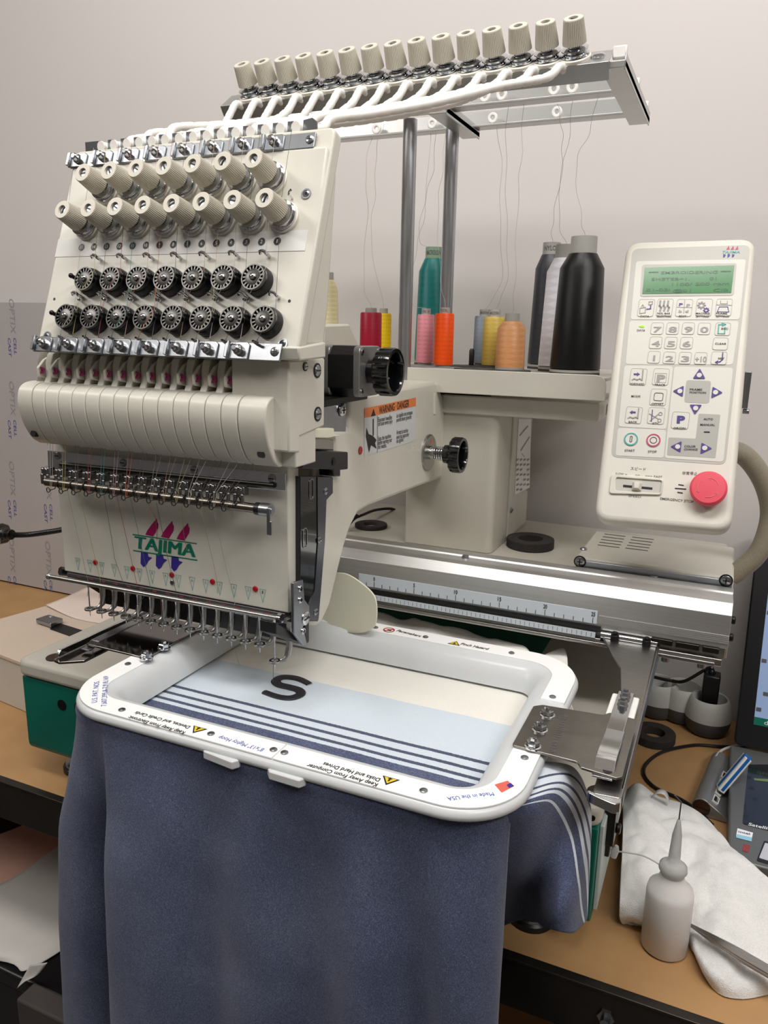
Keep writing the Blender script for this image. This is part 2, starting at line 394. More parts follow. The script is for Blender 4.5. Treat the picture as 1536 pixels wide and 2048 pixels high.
# X beam (aluminium extrusion) with scale
BX0, BX1 = -.70, .0255
yf = .777
prof = [(yf, .2535), (yf, .2878), (yf + .0098, .2978), (yf + .022, .2978), (yf + .024, .2955), (yf + .044, .2955), (yf + .046, .2978), (.838, .2978), (.838, .240), (yf + .010, .240), (yf + .010, .2535)]
mb = MB(); mb.xprism(prof, BX0, BX1); mb.build('x_beam', alu, EM, bevel=0.0006)
mb = MB()
for k in range(5): mb.box((-.098, yf - .0008, .2585 + k * .0019), (BX1, yf + .001, .2594 + k * .0019))
mb.build('beam_ribs', alu, EM)
mb = MB()   # lower carriage rail below the scale
mb.xprism(rpoly([(yf - .002, .2345), (yf + .012, .2345), (yf + .012, .2425), (yf - .002, .2425)], .0015), BX0, BX1 - .004)
mb.xprism(rpoly([(yf - .006, .2355), (yf, .2355), (yf, .2395), (yf - .006, .2395)], .001), BX0, BX1 - .01)
mb.xprism([(yf + .004, .241), (yf + .011, .241), (yf + .011, .2535), (yf + .004, .2535)], BX0, BX1 - .002)
mb.build('carriage_rail', steel, EM, bevel=0.0006)
mb = MB(); mb.xprism([(yf - .003, .2500), (yf + .003, .2500), (yf + .003, .2560), (yf - .002, .2555)], BX0, -.095); mb.build('carriage_slot', gloss_black, EM)
mb = MB()
for x0, x1 in ((-.045, -.025), (-.022, .0), (.003, .018)): mb.box((x0, yf - .003, .2475), (x1, yf + .006, .2535))
mb.build('belt_clamp', darksteel, EM, bevel=0.0006)
for x in (-.03, .004):
    mb = MB(); mb.cyl((x, yf + .004, .228), (x, yf + .004, .2348), .004); mb.build('rail_bolt', zinc, EM, bevel=.0008)
for z in (.28, .262):
    mb = MB(); mb.cyl((BX1, yf + .012, z), (BX1 + .004, yf + .012, z), .004); mb.build('beam_end_bolt', blackm, EM, bevel=.001)
FB = Frame((0, yf, 0), (1, 0, 0), (0, 0, 1))
sx0 = P(749, 1157, y=yf).x; sx1 = P(1187, 1227, y=yf).x; cm = (sx1 - sx0) / 25
scm = mat('scale_tape_and_reflection', (205, 214, 222), .4, var=.01)
mb = MB(); mb.box((sx0 - .02, yf - .0006, .2575), (sx1 + .004, yf, .2715)); sc_o = mb.build('scale_tape_and_reflection', scm, EM)
mb = MB()
for k in range(-3, 26):
    x = sx0 + cm * k; h = .0062 if k % 5 == 0 else .0042
    mb.box((x - .0003, yf - .0008, .2578), (x + .0003, yf - .0006, .2578 + h))
for k in range(0, 26, 5):
    wd = .0022 * len(str(k)) * .9; text(mb, FB, str(k), (sx0 + cm * k - wd / 2, .2655), (sx0 + cm * k + wd / 2, .2655), .0044, off=.0009, bold=.02)
mb.build('scale_marks_and_reflection', prblack, sc_o)
# reflection of the scale in the polished slot, modelled as a second strip
mb = MB(); mb.box((sx0 - .02, yf - .0036, .2430), (sx1 + .004, yf - .003, .2492)); refl_o = mb.build('scale_tape_and_reflection', scm, EM)
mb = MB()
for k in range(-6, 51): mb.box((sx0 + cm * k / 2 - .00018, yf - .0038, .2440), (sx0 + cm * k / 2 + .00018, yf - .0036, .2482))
mb.build('scale_marks_and_reflection', prdk, refl_o)

# raised rear deck behind the beam, motor box
zd = .270
mb = MB(); mb.prism(rrect(.725, .30, .008, -.3425, .838 + .15), .243, zd); mb.build('rear_deck', grey_panel, EM, bevel=0.002)
mb = MB(); mb.box((-.69, .99, zt), (-.15, 1.12, .2435)); mb.build('deck_support', grey_panel, EM)
bx0, bx1 = P(1153, 1120, y=.852).x, P(1468, 1155, y=.852).x
mb = MB(); mb.box((bx0, .845, .272), (bx1, .975, .307)); bo = mb.build('motor_box', cream, EM, bevel=0.003)
mb = MB(); mb.box((bx0 + .001, .8425, .279), (bx1 - .001, .845, .304)); mb.build('motor_box_front', mat('box_front_zinc', (176, 180, 186), .42, 1.0, var=.06), bo, bevel=0.0008)
FT = Frame((0, 0, .307), (1, 0, 0), (0, 1, 0))
mb = MB()
for c0, c1 in (((560, 325), (690, 333)), ((726, 342), (858, 353))):
    for k in range(5):
        a = (1020 + (c0[0] - k * 10) / 2.977, 960 + (c0[1] + k * 16) / 2.977); b = (1020 + (c1[0] - k * 9) / 2.977, 960 + (c1[1] + k * 17) / 2.977)
        pa = FT.hit(*a); pb = FT.hit(*b); y = (pa.y + pb.y) / 2
        mb.prism(rrect(abs(pb.x - pa.x), .0022, .001, (pa.x + pb.x) / 2, y), .3068, .3073)
mb.build('vent_slots', prblack, bo)
for u, v, d in ((1160, 1123, (0, -1, 0)), (1452, 1161, (0, -1, 0))):
    p = P(u, v, y=.8425); mb = MB(); T = axisT(p, d); mb.k = 1; mb.lathe([(.0068, 0), (.0068, .0006), (0, .0006)], T, 20); mb.k = 0; screw(mb, T @ M.Translation((0, 0, .0005)), .0055, .0014); mb.build('box_screw', [zinc, blackm], bo)
p = P(1167, 1099, z=.307); mb = MB(); screw(mb, M.Translation(p), .0042, .002, ''); mb.build('box_screw', [zinc, blackm], bo)
p = P(1307, 1160, y=.84); mb = MB(); screw(mb, M.Translation(V((p.x, .842, .2965))), .0045, .002, ''); mb.build('beam_screw', [zinc, blackm], EM)
p = P(931, 1114, z=.2965); mb = MB(); screw(mb, M.Translation(V((p.x, p.y, .294))), .0045, .0045, ''); mb.build('beam_screw', [zinc, blackm], EM)

# column
cx0, cx1 = P(812, 1083, z=zd).x, P(978, 1112, z=zd).x
cyf = .93
mb = MB(); mb.prism(rpoly([(cx0, cyf), (cx1, cyf), (cx1 + .001, 1.115), (cx0, 1.115)], [.004, .010, .004, .004]), zd, .475); mb.build('column', grey_panel, EM, bevel=0.0015)
mb = MB(); mb.box((cx1, 1.0, zd + .006), (cx1 + .003, 1.10, .46)); mb.build('column_side_plate', cream, EM, bevel=0.001)
FC = Frame((cx1 + .0032, 0, 0), (0, 1, 0), (0, 0, 1))
mb = MB(); mb.k = 0; mb.flat(FC, [FC.px(*c) for c in ((1029, 990), (1059, 975), (1062, 838), (1037, 838))], .0002); lo = mb.build('rating_sticker', stripm, EM)
mb = MB(); random.seed(3)
for k in range(7):
    v = 918 + k * 10
    for j in range(4):
        if random.random() < .85: mb.flat(FC, [FC.px(1032 + j * 7, v), FC.px(1037 + j * 7, v - 2), FC.px(1037 + j * 7, v + 2), FC.px(1032 + j * 7, v + 4)], .0004)
for (u0, v0), (u1, v1) in (((1038, 870), (1055, 850)), ((1040, 900), (1058, 872)), ((1042, 905), (1048, 912))):
    mb.flat(FC, [FC.px(u0, v0), FC.px(u1, v1), FC.px(u1 + 1, v1 + 3), FC.px(u0 + 1, v0 + 3)], .0004)
mb.build('sticker_print', prgrey, lo)
p = FC.hit(1022, 1020); mb = MB(); screw(mb, axisT(p, (1, 0, 0)), .004, .002, '-'); mb.build('column_screw', [zinc, blackm], EM)

# spool tray carrier below the tray
mb = MB(); mb.box((-.60, .925, .449), (-.137, 1.09, .472)); mb.build('tray_support', cream, EM, bevel=0.002)

# arm: side profile, thickness in x
AX = -.330
pp = [(698, 797), (760, 783), (872, 763), (884, 788), (905, 850), (912, 900), (895, 952), (839, 973), (738, 1012), (716, 1026), (700, 1058), (690, 1090), (677, 1142), (661, 1210), (644, 1247), (636, 1252), (612, 1252), (612, 1240), (625, 1110), (628, 860), (699, 860)]
prof = [(q.y, q.z) for q in (P(u, v, x=AX) for u, v in pp)]
mb = MB(); mb.xprism(prof, -.40, AX); arm = mb.build('arm', cream, EM, bevel=0.004, seg=3)
FA = Frame((AX, 0, 0), (0, 1, 0), (0, 0, 1))
mb = MB(); mb.box((-.40, .84, .40), (AX - .004, .95, .47)); mb.build('arm_root', grey_panel, EM, bevel=.004)
# warning label
def quadpx(mb, F, pts, off=.0003): mb.flat(F, [F.px(*c) for c in pts], off)
mb = MB(); quadpx(mb, FA, [(728, 913), (830, 881), (831, 795), (728, 817)], .0003); wl = mb.build('warning_label', mat('label_grey', (205, 207, 208), .4, var=.01), arm)
mb = MB(); quadpx(mb, FA, [(728, 836), (831, 812), (831, 795), (728, 817)], .0005); mb.build('label_orange_band', prorange, wl)
mb = MB()
ptext(mb, FA, 'WARNING · DANGER', 757, 828, 817, 813, .0078, off=.0007, bold=.015)
quadpx(mb, FA, [(741, 833), (750, 831), (746, 817)], .0007)
for s, a, b in (('Exposed needles', (755, 844), (783, 838)), ('can cause severe injury', (755, 852), (784, 846)), ('Stop the machine', (755, 882), (781, 875)), ('before working near', (755, 890), (783, 883)), ('the needles.', (755, 898), (772, 894)),
                ('Les aiguilles non protegees', (792, 835), (824, 828)), ('peuvent blesser gravement', (792, 844), (822, 837)), ('Arretez la machine', (792, 869), (815, 864)), ('avant de s\'approcher', (792, 878), (817, 872)), ('des aiguilles.', (792, 886), (806, 882))):
    ptext(mb, FA, s, *a, *b, .0048, off=.0007, bold=.008)
quadpx(mb, FA, [(744.5, 871), (746.5, 871), (746.5, 837), (744.5, 838)], .0007)
quadpx(mb, FA, [(737, 905), (741, 890), (752, 897), (749, 886), (752, 880), (745, 872), (736, 868), (732, 855), (731, 872)], .0007)
quadpx(mb, FA, [(753.6, 905), (754.2, 905), (754.2, 831), (753.6, 831)], .0007)
mb.build('label_print', prblack, wl)
mb = MB(); T = axisT(FA.hit(720, 901), (1, 0, 0)); mb.lathe([(.0042, 0), (.0042, .0008), (0, .0012)], T, 16); mb.build('pilot_lens', redm, arm)
# screw on the arm top, seam strip at the arm end
p = P(826, 770, z=prof[2][1]); mb = MB(); screw(mb, M.Translation(V((-.345, .80, .4875))), .005, .0025, ''); mb.build('arm_screw', [cream2, blackm], arm)
mb = MB()
for k in range(14): q = FA.hit(868, 787 + k * 3.0); mb.box((AX - .002, q.y - .001, q.z - .0012), (AX + .0015, q.y + .004, q.z + .0006))
mb.build('ribbed_seam', cream2, arm)
# hand positioning knob with spring, on the arm's right side
p = FA.hit(856, 905); T = axisT(p, (1, 0, 0))
mb = MB(); mb.k = 0; mb.lathe([(.0225, 0), (.0225, .002), (.021, .0032), (0, .0032)], T, 36); mb.lathe([(.008, .003), (.008, .010), (.006, .011), (.006, .03)], T, 20); lk = mb.build('lock_shaft', steel, arm)
mb = MB(); mb.tube([T @ V((.0082 * math.cos(t * 2 * PI / 12), .0082 * math.sin(t * 2 * PI / 12), .004 + t * .00024)) for t in range(0, 97)], .0007, 6); mb.build('spring', chrome, lk)
mb = MB(); mb.flat(Frame(T @ V((0, 0, .0034)), (0, 1, 0), (0, 0, 1)), rrect(.007, .004, .001, .004, .013), 0); mb.build('disc_mark', flagred, lk)
def fluted(name, T, r, z0, parent, L=.017):
    mb = MB(); mb.lathe([(r * .5, z0 - .008), (r * .52, z0), (r * .9, z0 + .001), (r * .98, z0 + .003), (r * .98, z0 + L - .002), (r * .95, z0 + L), (r * .80, z0 + L), (r * .76, z0 + L - .002), (r * .74, z0 + .004), (0, z0 + .004)], T, 72, rib=(18, r * .07, 2, 4))
    return mb.build(name, gloss_black, parent, smooth=30)
fluted('lock_knob', T, .022, .030, arm, .015)

# step motor with black hand knob at the back of the head, axis along x
T0 = P(737, 737, x=-.296)
my, mz = .660, .512
hl = lambda c, h: rrect(h, h, .004, c[0], c[1])
mxa = P(716, 737, y=my - .024).x
mb = MB(); Tm = M(((0, 0, 1, 0), (1, 0, 0, my), (0, 1, 0, mz), (0, 0, 0, 1)))
mb.prism(rrect(.046, .046, .007), mxa - .006, mxa + .001, Tm)
mo = mb.build('step_motor', mat('cast_grey', (138, 138, 136), .35, .6, var=.06), EM, bevel=0.001)
mb = MB(); mb.prism(rrect(.046, .046, .007), mxa - .046, mxa - .030, Tm); mb.build('motor_rear_flange', mo.data.materials[0], mo, bevel=.001)
mb = MB(); mb.prism(rpoly([(-.023, -.015), (-.015, -.023), (.015, -.023), (.023, -.015), (.023, .015), (.015, .023), (-.015, .023), (-.023, .015)], .001), mxa - .032, mxa - .005, Tm); mb.build('motor_stack', blackp, mo, bevel=.0006)
mb = MB(); mb.prism(circ(.011, 24), mxa, mxa + .006, Tm); mb.build('motor_boss', blackm, mo)
for a in (-.018, .018):
    for b in (-.018, .018):
        mb = MB(); screw(mb, Tm @ M.Translation((a, b, mxa + .001)), .0032, .0012, 'h'); mb.build('motor_screw', [zinc, blackm], mo)
fluted('motor_knob', Tm @ M.Translation((0, 0, mxa)), .0225, .010, mo, .017)
# black bracket under the motor and zinc bracket with a screw
mb = MB(); mb.box((-.42, .575, .482), (AX + .0005, .70, .4885)); mb.build('motor_bracket', blackm, EM, bevel=.001)
mb = MB(); mb.box((-.36, .585, .437), (AX - .001, P(694, 850, x=AX).y, .482)); zb = mb.build('head_bracket', zinc, EM, bevel=.0008)
p = P(684, 820, x=AX); mb = MB(); screw(mb, axisT(p + V((.0, 0, 0)), (1, 0, 0)), .006, .002); mb.build('bracket_screw', [chrome, blackm], zb)
# cream housing behind the motor
pp = [(648, 650), (700, 648), (718, 690), (718, 740), (648, 740)]
prof2 = [(q.y, q.z) for q in (P(u, v, x=-.36) for u, v in pp)]
mb = MB(); mb.xprism(prof2, -.44, -.36); mb.build('rear_housing', grey_panel, EM, bevel=.002)
# cream finger guard beside the needle area
FG = Frame((0, .66, 0), (1, 0, 0), (0, 0, 1))
gp = catmull([FG.px(*c) + (0,) for c in ((662, 1150), (690, 1150), (720, 1165), (744, 1185), (753, 1205), (753, 1240), (744, 1258), (715, 1266), (650, 1266), (600, 1266))], 4)
poly = [(q.x, q.y) for q in gp] + [FG.px(600, 1150)]
mb = MB(); xs = [q[0] for q in poly]
mb.prism(poly, -.0012, .0012, FG.M)
for q in mb.v: q.y += 3.0 * (q.x - max(xs)) ** 2
mb.build('finger_guard', offw, EM)
# conduit from the panel down to the motor box
ct = catmull([P(1450, 900, y=.87), P(1490, 912, y=.88), P(1528, 965, y=.89), P(1541, 1030, y=.90), P(1520, 1100, y=.90), P(1480, 1140, y=.90), P(1462, 1152, y=.90)], 8)
condm = mat('braided_conduit', (150, 142, 124), .5, var=.15, scale=900)
rs = [.0098 + .0004 * (i % 2) for i in range(len(ct))]
mb = MB(); mb.tube(ct, .0105, 16); tag(mb.build('cable_conduit', condm), 'thick beige braided cable conduit looping from control panel to motor box', 'cable')

# ================================================================= needle head (slides along the arm)
NH = thing('needle_head', (-0.44, 0.54, 0.27), 'cream fifteen-needle head with tension knobs, wheels and presser feet', 'needle head')
PITCH = .0155
def nx(n): return -.347 - PITCH * (n - 1)
PL, PR = -.5575, -.2955
TP = Frame((0, .505, .533), (1, 0, 0), (0, .056, .157))
def c3(x, y): return (90 + x / 2.56, 230 + y / 2.56)
def c4(x, y): return (60 + x / 2.477, 480 + y / 2.477)
def c5(x, y): return (20 + x / 2.327, 700 + y / 2.327)
def c6(x, y): return (70 + x / 2.695, 880 + y / 2.695)
ptop = TP.px(600, 268)[1] + .0035; pbot = TP.px(330, 694)[1]
mb = MB(); mb.prism(rpoly([(PL, pbot), (PR, pbot), (PR, ptop), (PL, ptop)], .006), -.012, 0, TP.M)
pan = mb.build('tension_panel', cream, NH, bevel=0.002, seg=3)
mb = MB(); mb.prism(rrect(PR - PL - .012, .006, .002, (PL + PR) / 2, TP.px(400, 330)[1]), -.001, .0012, TP.M); mb.build('panel_ledge', cream, pan, bevel=.0006)
# case behind the panel
sp = [(655, 272), (678, 352), (670, 480), (660, 622), (652, 692), (600, 692)]
pr_ = [P(u, v, x=PR) for u, v in sp]
pro = [(pr_[0].y + .006, pr_[0].z - .004)] + [(q.y, q.z) for q in pr_[1:5]] + [(pr_[5].y + .006, pr_[5].z)]
mb = MB(); mb.xprism(pro, PL + .002, PR - .0015); mb.build('head_case', cream, NH, bevel=0.003)
# lower rim of the case (step) above the cover
rim = [P(u, v, x=PR + .001) for u, v in ((597, 694), (652, 684), (652, 716), (600, 722))]
mb = MB(); mb.xprism([(q.y, q.z) for q in rim], PL + .002, PR + .001); mb.build('case_rim', cream, NH, bevel=0.0015)
for u, v, sl in ((613, 388, 'h'), (95, 672, 'h'), (566, 688, 'h')):
    mb = MB(); T = TP.at(*TP.px(u, v)); mb.ring(circ(.0042, 18), circ(.003, 18), 0, .0008, T); screw(mb, T, .003, .0008, sl); mb.build('panel_screw', [zinc, blackm], pan)
for u, v in ((579, 602), (313, 600), (109, 598)):
    mb = MB(); mb.prism(circ(.0012, 10), 0, .0003, TP.at(*TP.px(u, v))); mb.build('panel_hole', prblack, pan)

# metal guide strips with spring clips, above and below
def strip(pts, u0, u1, hgt, bolt, name):
    a = TP.px(*u0); b = TP.px(*u1); cb = (a[1] + b[1]) / 2
    mb = MB(); mb.prism(rrect(b[0] - a[0], hgt, .001, (a[0] + b[0]) / 2, cb), .001, .003, TP.M); so = mb.build(name, zinc, pan, bevel=.0004)
    xs = [TP.px(*q)[0] for q in pts]; n = len(xs); x0, x1 = xs[0], xs[-1]; first = None
    for i in range(n):
        T = TP.at(x0 + (x1 - x0) * i / (n - 1), cb)
        if first is None:
            m1 = MB(); m1.prism([(-.0115, -hgt * .5), (.0085, -hgt * .5), (.0085, hgt * .35), (.006, hgt * .5), (-.004, hgt * .5), (-.006, hgt * .3), (-.0115, hgt * .3)], .003, .0045)
            m1.prism([(-.0115, -hgt * .45), (-.0085, -hgt * .5), (-.0085, hgt * .5), (-.0115, hgt * .45)], .0045, .0075)
            first = m1.build('spring_clip', zinc, so, T, bevel=.0005); m2 = MB(); m2.lathe([(.0042, .0044), (.0042, .0064), (.003, .0068), (.003, .0105), (.0018, .0115), (0, .0115)], None, 16); fs_ = m2.build('clip_screw', chrome, so, T)
        else:
            inst(first, T, so); inst(fs_, T, so)
    mb = MB(); e = TP.px(*bolt); screw(mb, TP.at(e[0], e[1], .003), .0036, .001); mb.build('strip_screw', [zinc, blackm], so)
    return so
strip([c3(*q) for q in ((195, 225), (325, 215), (457, 203), (597, 190), (740, 178), (885, 165), (1037, 152), (1192, 138))], c3(145, 245), c3(1390, 140), .0125, c3(1365, 137), 'upper_guide_strip')
strip([c4(*q) for q in ((88, 515), (213, 518), (343, 522), (477, 528), (615, 532), (757, 537), (905, 543), (1053, 548))], c4(35, 520), c4(1252, 562), .0135, c4(1222, 560), 'lower_guide_strip')

# thread tension knobs
def knob_parts(T, parent, ks, disc_r=.0116, H=.030):
    """first knob of a kind; returns meshes so that others can share them"""
    if 'k' not in ks:
        mb = MB(); mb.lathe([(.0064, .0118), (.0096, .0120), (.0096, .0138), (.0080, H), (.0074, H + .0006), (.0038, H + .0006), (.0036, H - .002), (0, H - .002)], None, 80, rib=(40, .0005, 1, 3)); ks['k'] = mb.build('tension_knob', knobm, parent, T, smooth=22)
        mb = MB(); mb.lathe([(0, .0), (disc_r + .0012, 0), (disc_r + .0012, .0022), (disc_r + .0002, .003), (0, .003)], None, 32); ks['b'] = mb.build('knob_washer', cream2, ks['k'], T)
        mb = MB(); mb.lathe([(disc_r - .003, .003), (disc_r, .0036), (disc_r, .0044), (disc_r - .002, .0056), (disc_r - .0035, .006), (disc_r - .002, .0066), (disc_r - .0005, .0078), (disc_r - .0005, .0084), (disc_r - .004, .0092), (.004, .0095), (.004, .014)], None, 32)
        mb.tube([((.0055 + .0004 * math.sin(t)) * math.cos(t * .7), .0055 * math.sin(t * .7), .0092 + t * .00012) for t in range(0, 28)], .0006, 6); ks['d'] = mb.build('tension_disc', chrome, ks['k'], T)
        mb = MB(); mb.lathe([(.0032, H - .002), (.0030, H - .0010), (0, H - .0006)], None, 14); mb.k = 1; mb.box((-.0030, -.0006, H - .0014), (.0030, .0006, H - .0003)); ks['s'] = mb.build('knob_screw', [zinc, blackm], ks['k'], T)
    else:
        k = inst(ks['k'], T, parent); inst(ks['b'], T, k); inst(ks['d'], T, k); R = T @ M.Rotation(random.random() * 3, 4, 'Z'); inst(ks['s'], R, k)
KS = {}
def lerprow(pts, h):
    q = [TP.px(*p, h) for p in pts]; n = len(q); b = sum(x[1] for x in q) / n
    mx = sum(x[0] for x in q) / n; sl = sum((i - (n - 1) / 2) * (x[0] - mx) for i, x in enumerate(q)) / sum((i - (n - 1) / 2) ** 2 for i in range(n))
    return [(mx + sl * (i - (n - 1) / 2), b) for i in range(n)], sl
rows = []
for pts in (((195, 295), (325, 280), (462, 270), (607, 262), (755, 252), (907, 240), (1067, 225)), ((90, 480), (220, 475), (355, 467), (500, 460), (650, 455), (800, 447), (957, 438), (1120, 430))):
    r, sl = lerprow([c3(*p) for p in pts], .030); rows.append(r)
    for a, b in r: knob_parts(TP.at(a, b), pan, KS)
# little stop pins beside the lower knobs
for i, (a, b) in enumerate(rows[1]):
    mb = MB() if i == 0 else None
    T = TP.at(a + .004, b + .0155)
    if i == 0: mb.tube([(0, 0, 0), (0, 0, .006), (.001, .001, .0075), (.003, .003, .008)], .0009, 8); pin = mb.build('stop_pin', chrome, pan, T)
    else: inst(pin, T, pan)

# number strip
mb = MB(); q = [TP.px(*c) for c in ((119, 478), (617, 461), (613, 503), (111, 513))]
y0 = (q[2][1] + q[3][1]) / 2; y1 = (q[0][1] + q[1][1]) / 2
mb.box((PL + .001, y0, 0), (q[1][0], y1, .0004), TP.M); ns = mb.build('number_strip', mat('number_strip_white', (222, 221, 216), .45, var=.01), pan)
dots = [(186, 673), (250, 672), (316, 671), (382, 670), (450, 668), (518, 666), (588, 665), (658, 664), (730, 662), (803, 660), (877, 658), (953, 655), (1030, 654), (1107, 652), (1186, 650)]
drow, _ = lerprow([c3(*p) for p in dots], .0005)
m1 = MB(); m2 = MB()
for i, (a, b) in enumerate(drow):
    s = str(15 - i); m1.flat(TP, circ(.0032, 20, a, b), .0006); wd = .0016 if len(s) == 1 else .0030
    if s == '1': wd = .0008
    text(m2, TP, s, (a - wd / 2, b - .0014), (a + wd / 2, b - .0014), .0029, off=.0008, bold=.0)
m1.build('number_dots', prblack, ns); m2.build('numerals', prwhite, ns)

# thread break wheels: black housing, slotted metal disc, dome
WS = {}
def wheel(T, parent):
    if not WS:
        mb = MB(); mb.lathe([(.0118, 0), (.0118, .004), (.0108, .0075), (.0095, .0085), (0, .0085)], None, 36); WS['h'] = mb.build('sensor_wheel', blackp, parent, T)
        mb = MB(); mb.ring(circ(.0102, 40), circ(.0092, 40), .0082, .0110); mb.lathe([(.0068, .0085), (.0068, .0103), (.0060, .0106), (0, .0106)][::1], None, 28)
        for k in range(17):
            R = M.Rotation(2 * PI * k / 17, 4, 'Z'); mb.box((.0064, -.00055, .0088), (.0095, .00055, .0107), R)
        WS['d'] = mb.build('slotted_disc', mat('nickel', (88, 87, 85), .33, 1.0, var=.08), WS['h'], T)
        mb = MB(); mb.lathe([(.0028, .0106), (.0026, .0120), (.0014, .0130), (0, .0133)], None, 16); WS['c'] = mb.build('wheel_cap', chrome, WS['h'], T)
    else:
        k = inst(WS['h'], T, parent); inst(WS['d'], T @ M.Rotation(random.random(), 4, 'Z'), k); inst(WS['c'], T, k)
wrows = []
for pts in (((267, 187), (397, 187), (527, 185), (662, 188), (802, 188), (950, 184), (1105, 186)), ((165, 373), (300, 375), (430, 378), (563, 380), (702, 385), (846, 387), (995, 389), (1147, 392))):
    r, sl = lerprow([c4(*p) for p in pts], .0106); wrows.append(r)
    for a, b in r: wheel(TP.at(a, b), pan)
# thread hooks and side pins round the wheels
hk = None
for r in wrows:
    for a, b in r:
        for (da, db, rot, kind) in ((.002, .0205, 0, 'u'), (-.0135, .002, 0, 'p'), (-.006, -.0165, 0, 's')):
            T = TP.at(a + da, b + db, 0, rot)
            if kind == 'u':
                if hk is None:
                    mb = MB(); mb.tube([(.0026, 0, 0), (.0026, 0, .0055), (.0020, .0010, .0072), (0, .0013, .0078), (-.0020, .0010, .0072), (-.0025, 0, .0055)], .0013, 8); hk = mb.build('thread_hook', chrome, pan, T)
                else: inst(hk, T, pan)
            elif kind == 'p':
                if not WS.get('p'):
                    mb = MB(); mb.cyl((0, 0, 0), (0, 0, .011), .0017, n=10); mb.ball((0, 0, .012), .0022, 10); WS['p'] = mb.build('side_pin', blackm, pan, T)
                else: inst(WS['p'], T, pan)
            else:
                if not WS.get('s'):
                    mb = MB(); mb.tube([(-.003, .001, .001), (-.002, .0005, .006), (.001, -.0005, .0075), (.0035, -.0012, .007)], .0011, 8); WS['s'] = mb.build('guide_pin', chrome, pan, T)
                else: inst(WS['s'], T, pan)

# take-up lever cover: fifteen bulged segments between two end blocks
bul = [(.556, .4415), (.520, .4415), (.512, .447), (.504, .460), (.5000, .474), (.4995, .484), (.502, .4925), (.508, .4970), (.516, .4985), (.556, .4990)]
fin = [(.513, .496), (.517, .503), (.5175, .515), (.5205, .523), (.528, .527), (.556, .528), (.556, .496)]
def segpoly(pr): return catmull([(a, b, 0) for a, b in pr[1:-1]], 3)
bulp = [bul[0]] + [(q.x, q.y) for q in segpoly(bul)] + [bul[-1]]
g = .0004
sg = None
for n in range(1, 15):
    x0, x1 = nx(n + 1) + g, nx(n) - g; xc = (x0 + x1) / 2; T = M.Translation((xc, .53, .45))
    if sg is None:
        mb = MB(); w2 = (x1 - x0) / 2
        mb.xprism([(a - .53, b - .45) for a, b in bulp], -w2, w2); mb.xprism([(a - .53, b - .45) for a, b in fin], -w2, -w2 + .0072)
        sg = mb.build('cover_segment', cream, NH, T, bevel=.0007, smooth=40)
    else: inst(sg, T, NH)
XLc = P(35, 795, y=.4995).x
mb = MB(); mb.xprism(bulp, XLc, nx(15) - g); mb.xprism(fin, XLc + .008, nx(15) - .009); mb.build('cover_end_block', cream, NH, bevel=.0012, smooth=40)
xr1 = P(530, 800, y=.4995).x
mb = MB(); mb.xprism(bulp, nx(1) + g, xr1); mb.xprism(fin, nx(1) + .005, xr1 + .012); mb.xprism([(.523, .4415), (.523, .522), (.556, .5245), (.556, .4415)], xr1 - .002, -.3085); mb.build('cover_end_block', cream, NH, bevel=.0012, smooth=40)
for u, v in ((70, 868), (524, 909)):
    mb = MB(); q = P(u, v, y=.5085); mb.cyl((q.x, q.y - .0022, q.z + .001), (q.x, q.y + .002, q.z), .0032, n=18); mb.build('cover_hole', prblack, NH)
# back of the recess behind the levers, its shade put into a darker colour
mb = MB(); mb.box((nx(15) - .010, .536, .49), (nx(1) + .004, .556, .5275)); mb.build('lever_slot_back', mat('lever_recess_shade', (150, 146, 132), .6, var=.05), NH)
lv = None
for n in range(2, 16):
    q = P(*c5(142 + (986 - 142) * (15 - n) / 13, 108 + 42 * (15 - n) / 13), y=.517)
    T = M.Translation((nx(n) - .0036, .5155, .5090))
    if lv is None:
        mb = MB(); mb.xprism(rpoly([(-.003, -.006), (.020, -.010), (.020, .013), (.012, .0125), (.004, .009), (-.0035, .002)], .002), -.0015, .0015); lv = mb.build('take_up_lever', cream2, NH, T, bevel=.0006)
        Te = T @ axisT((0.0016, -.0005, -.0005), (.45, -.88, .12)); mb = MB(); mb.ring(circ(.0032, 18), circ(.0013, 18), 0, .0014); mb.lathe([(.0011, .0003), (0, .0003)][::-1], None, 12); ey_ = mb.build('eyelet', ruby, lv, Te)
    else:
        l2 = inst(lv, T, NH); inst(ey_, T @ axisT((0.0016, -.0005, -.0005), (.45, -.88, .12)), l2)
# side of the head below the panel, with two big slotted screws
sd = [P(u, v, x=-.3075) for u, v in ((578, 722), (650, 716), (649, 852), (600, 873), (600, 905), (578, 905))]
mb = MB(); mb.xprism([(q.y, q.z) for q in sd], -.36, -.3075); hs = mb.build('head_side', cream, NH, bevel=.0015)
FS = Frame((-.3075, 0, 0), (0, 1, 0), (0, 0, 1))
for u, v, r in ((634, 741, .0046), (635, 828, .0046), (610, 733, .0028)):
    q = FS.hit(u, v); mb = MB(); T = axisT(q, (1, 0, 0)); mb.k = 1; mb.lathe([(r * 1.3, 0), (r * 1.3, .0006), (0, .0006)], T, 20); screw(mb, T, r, .0016, '-'); mb.build('side_screw', [zinc, blackm], hs)

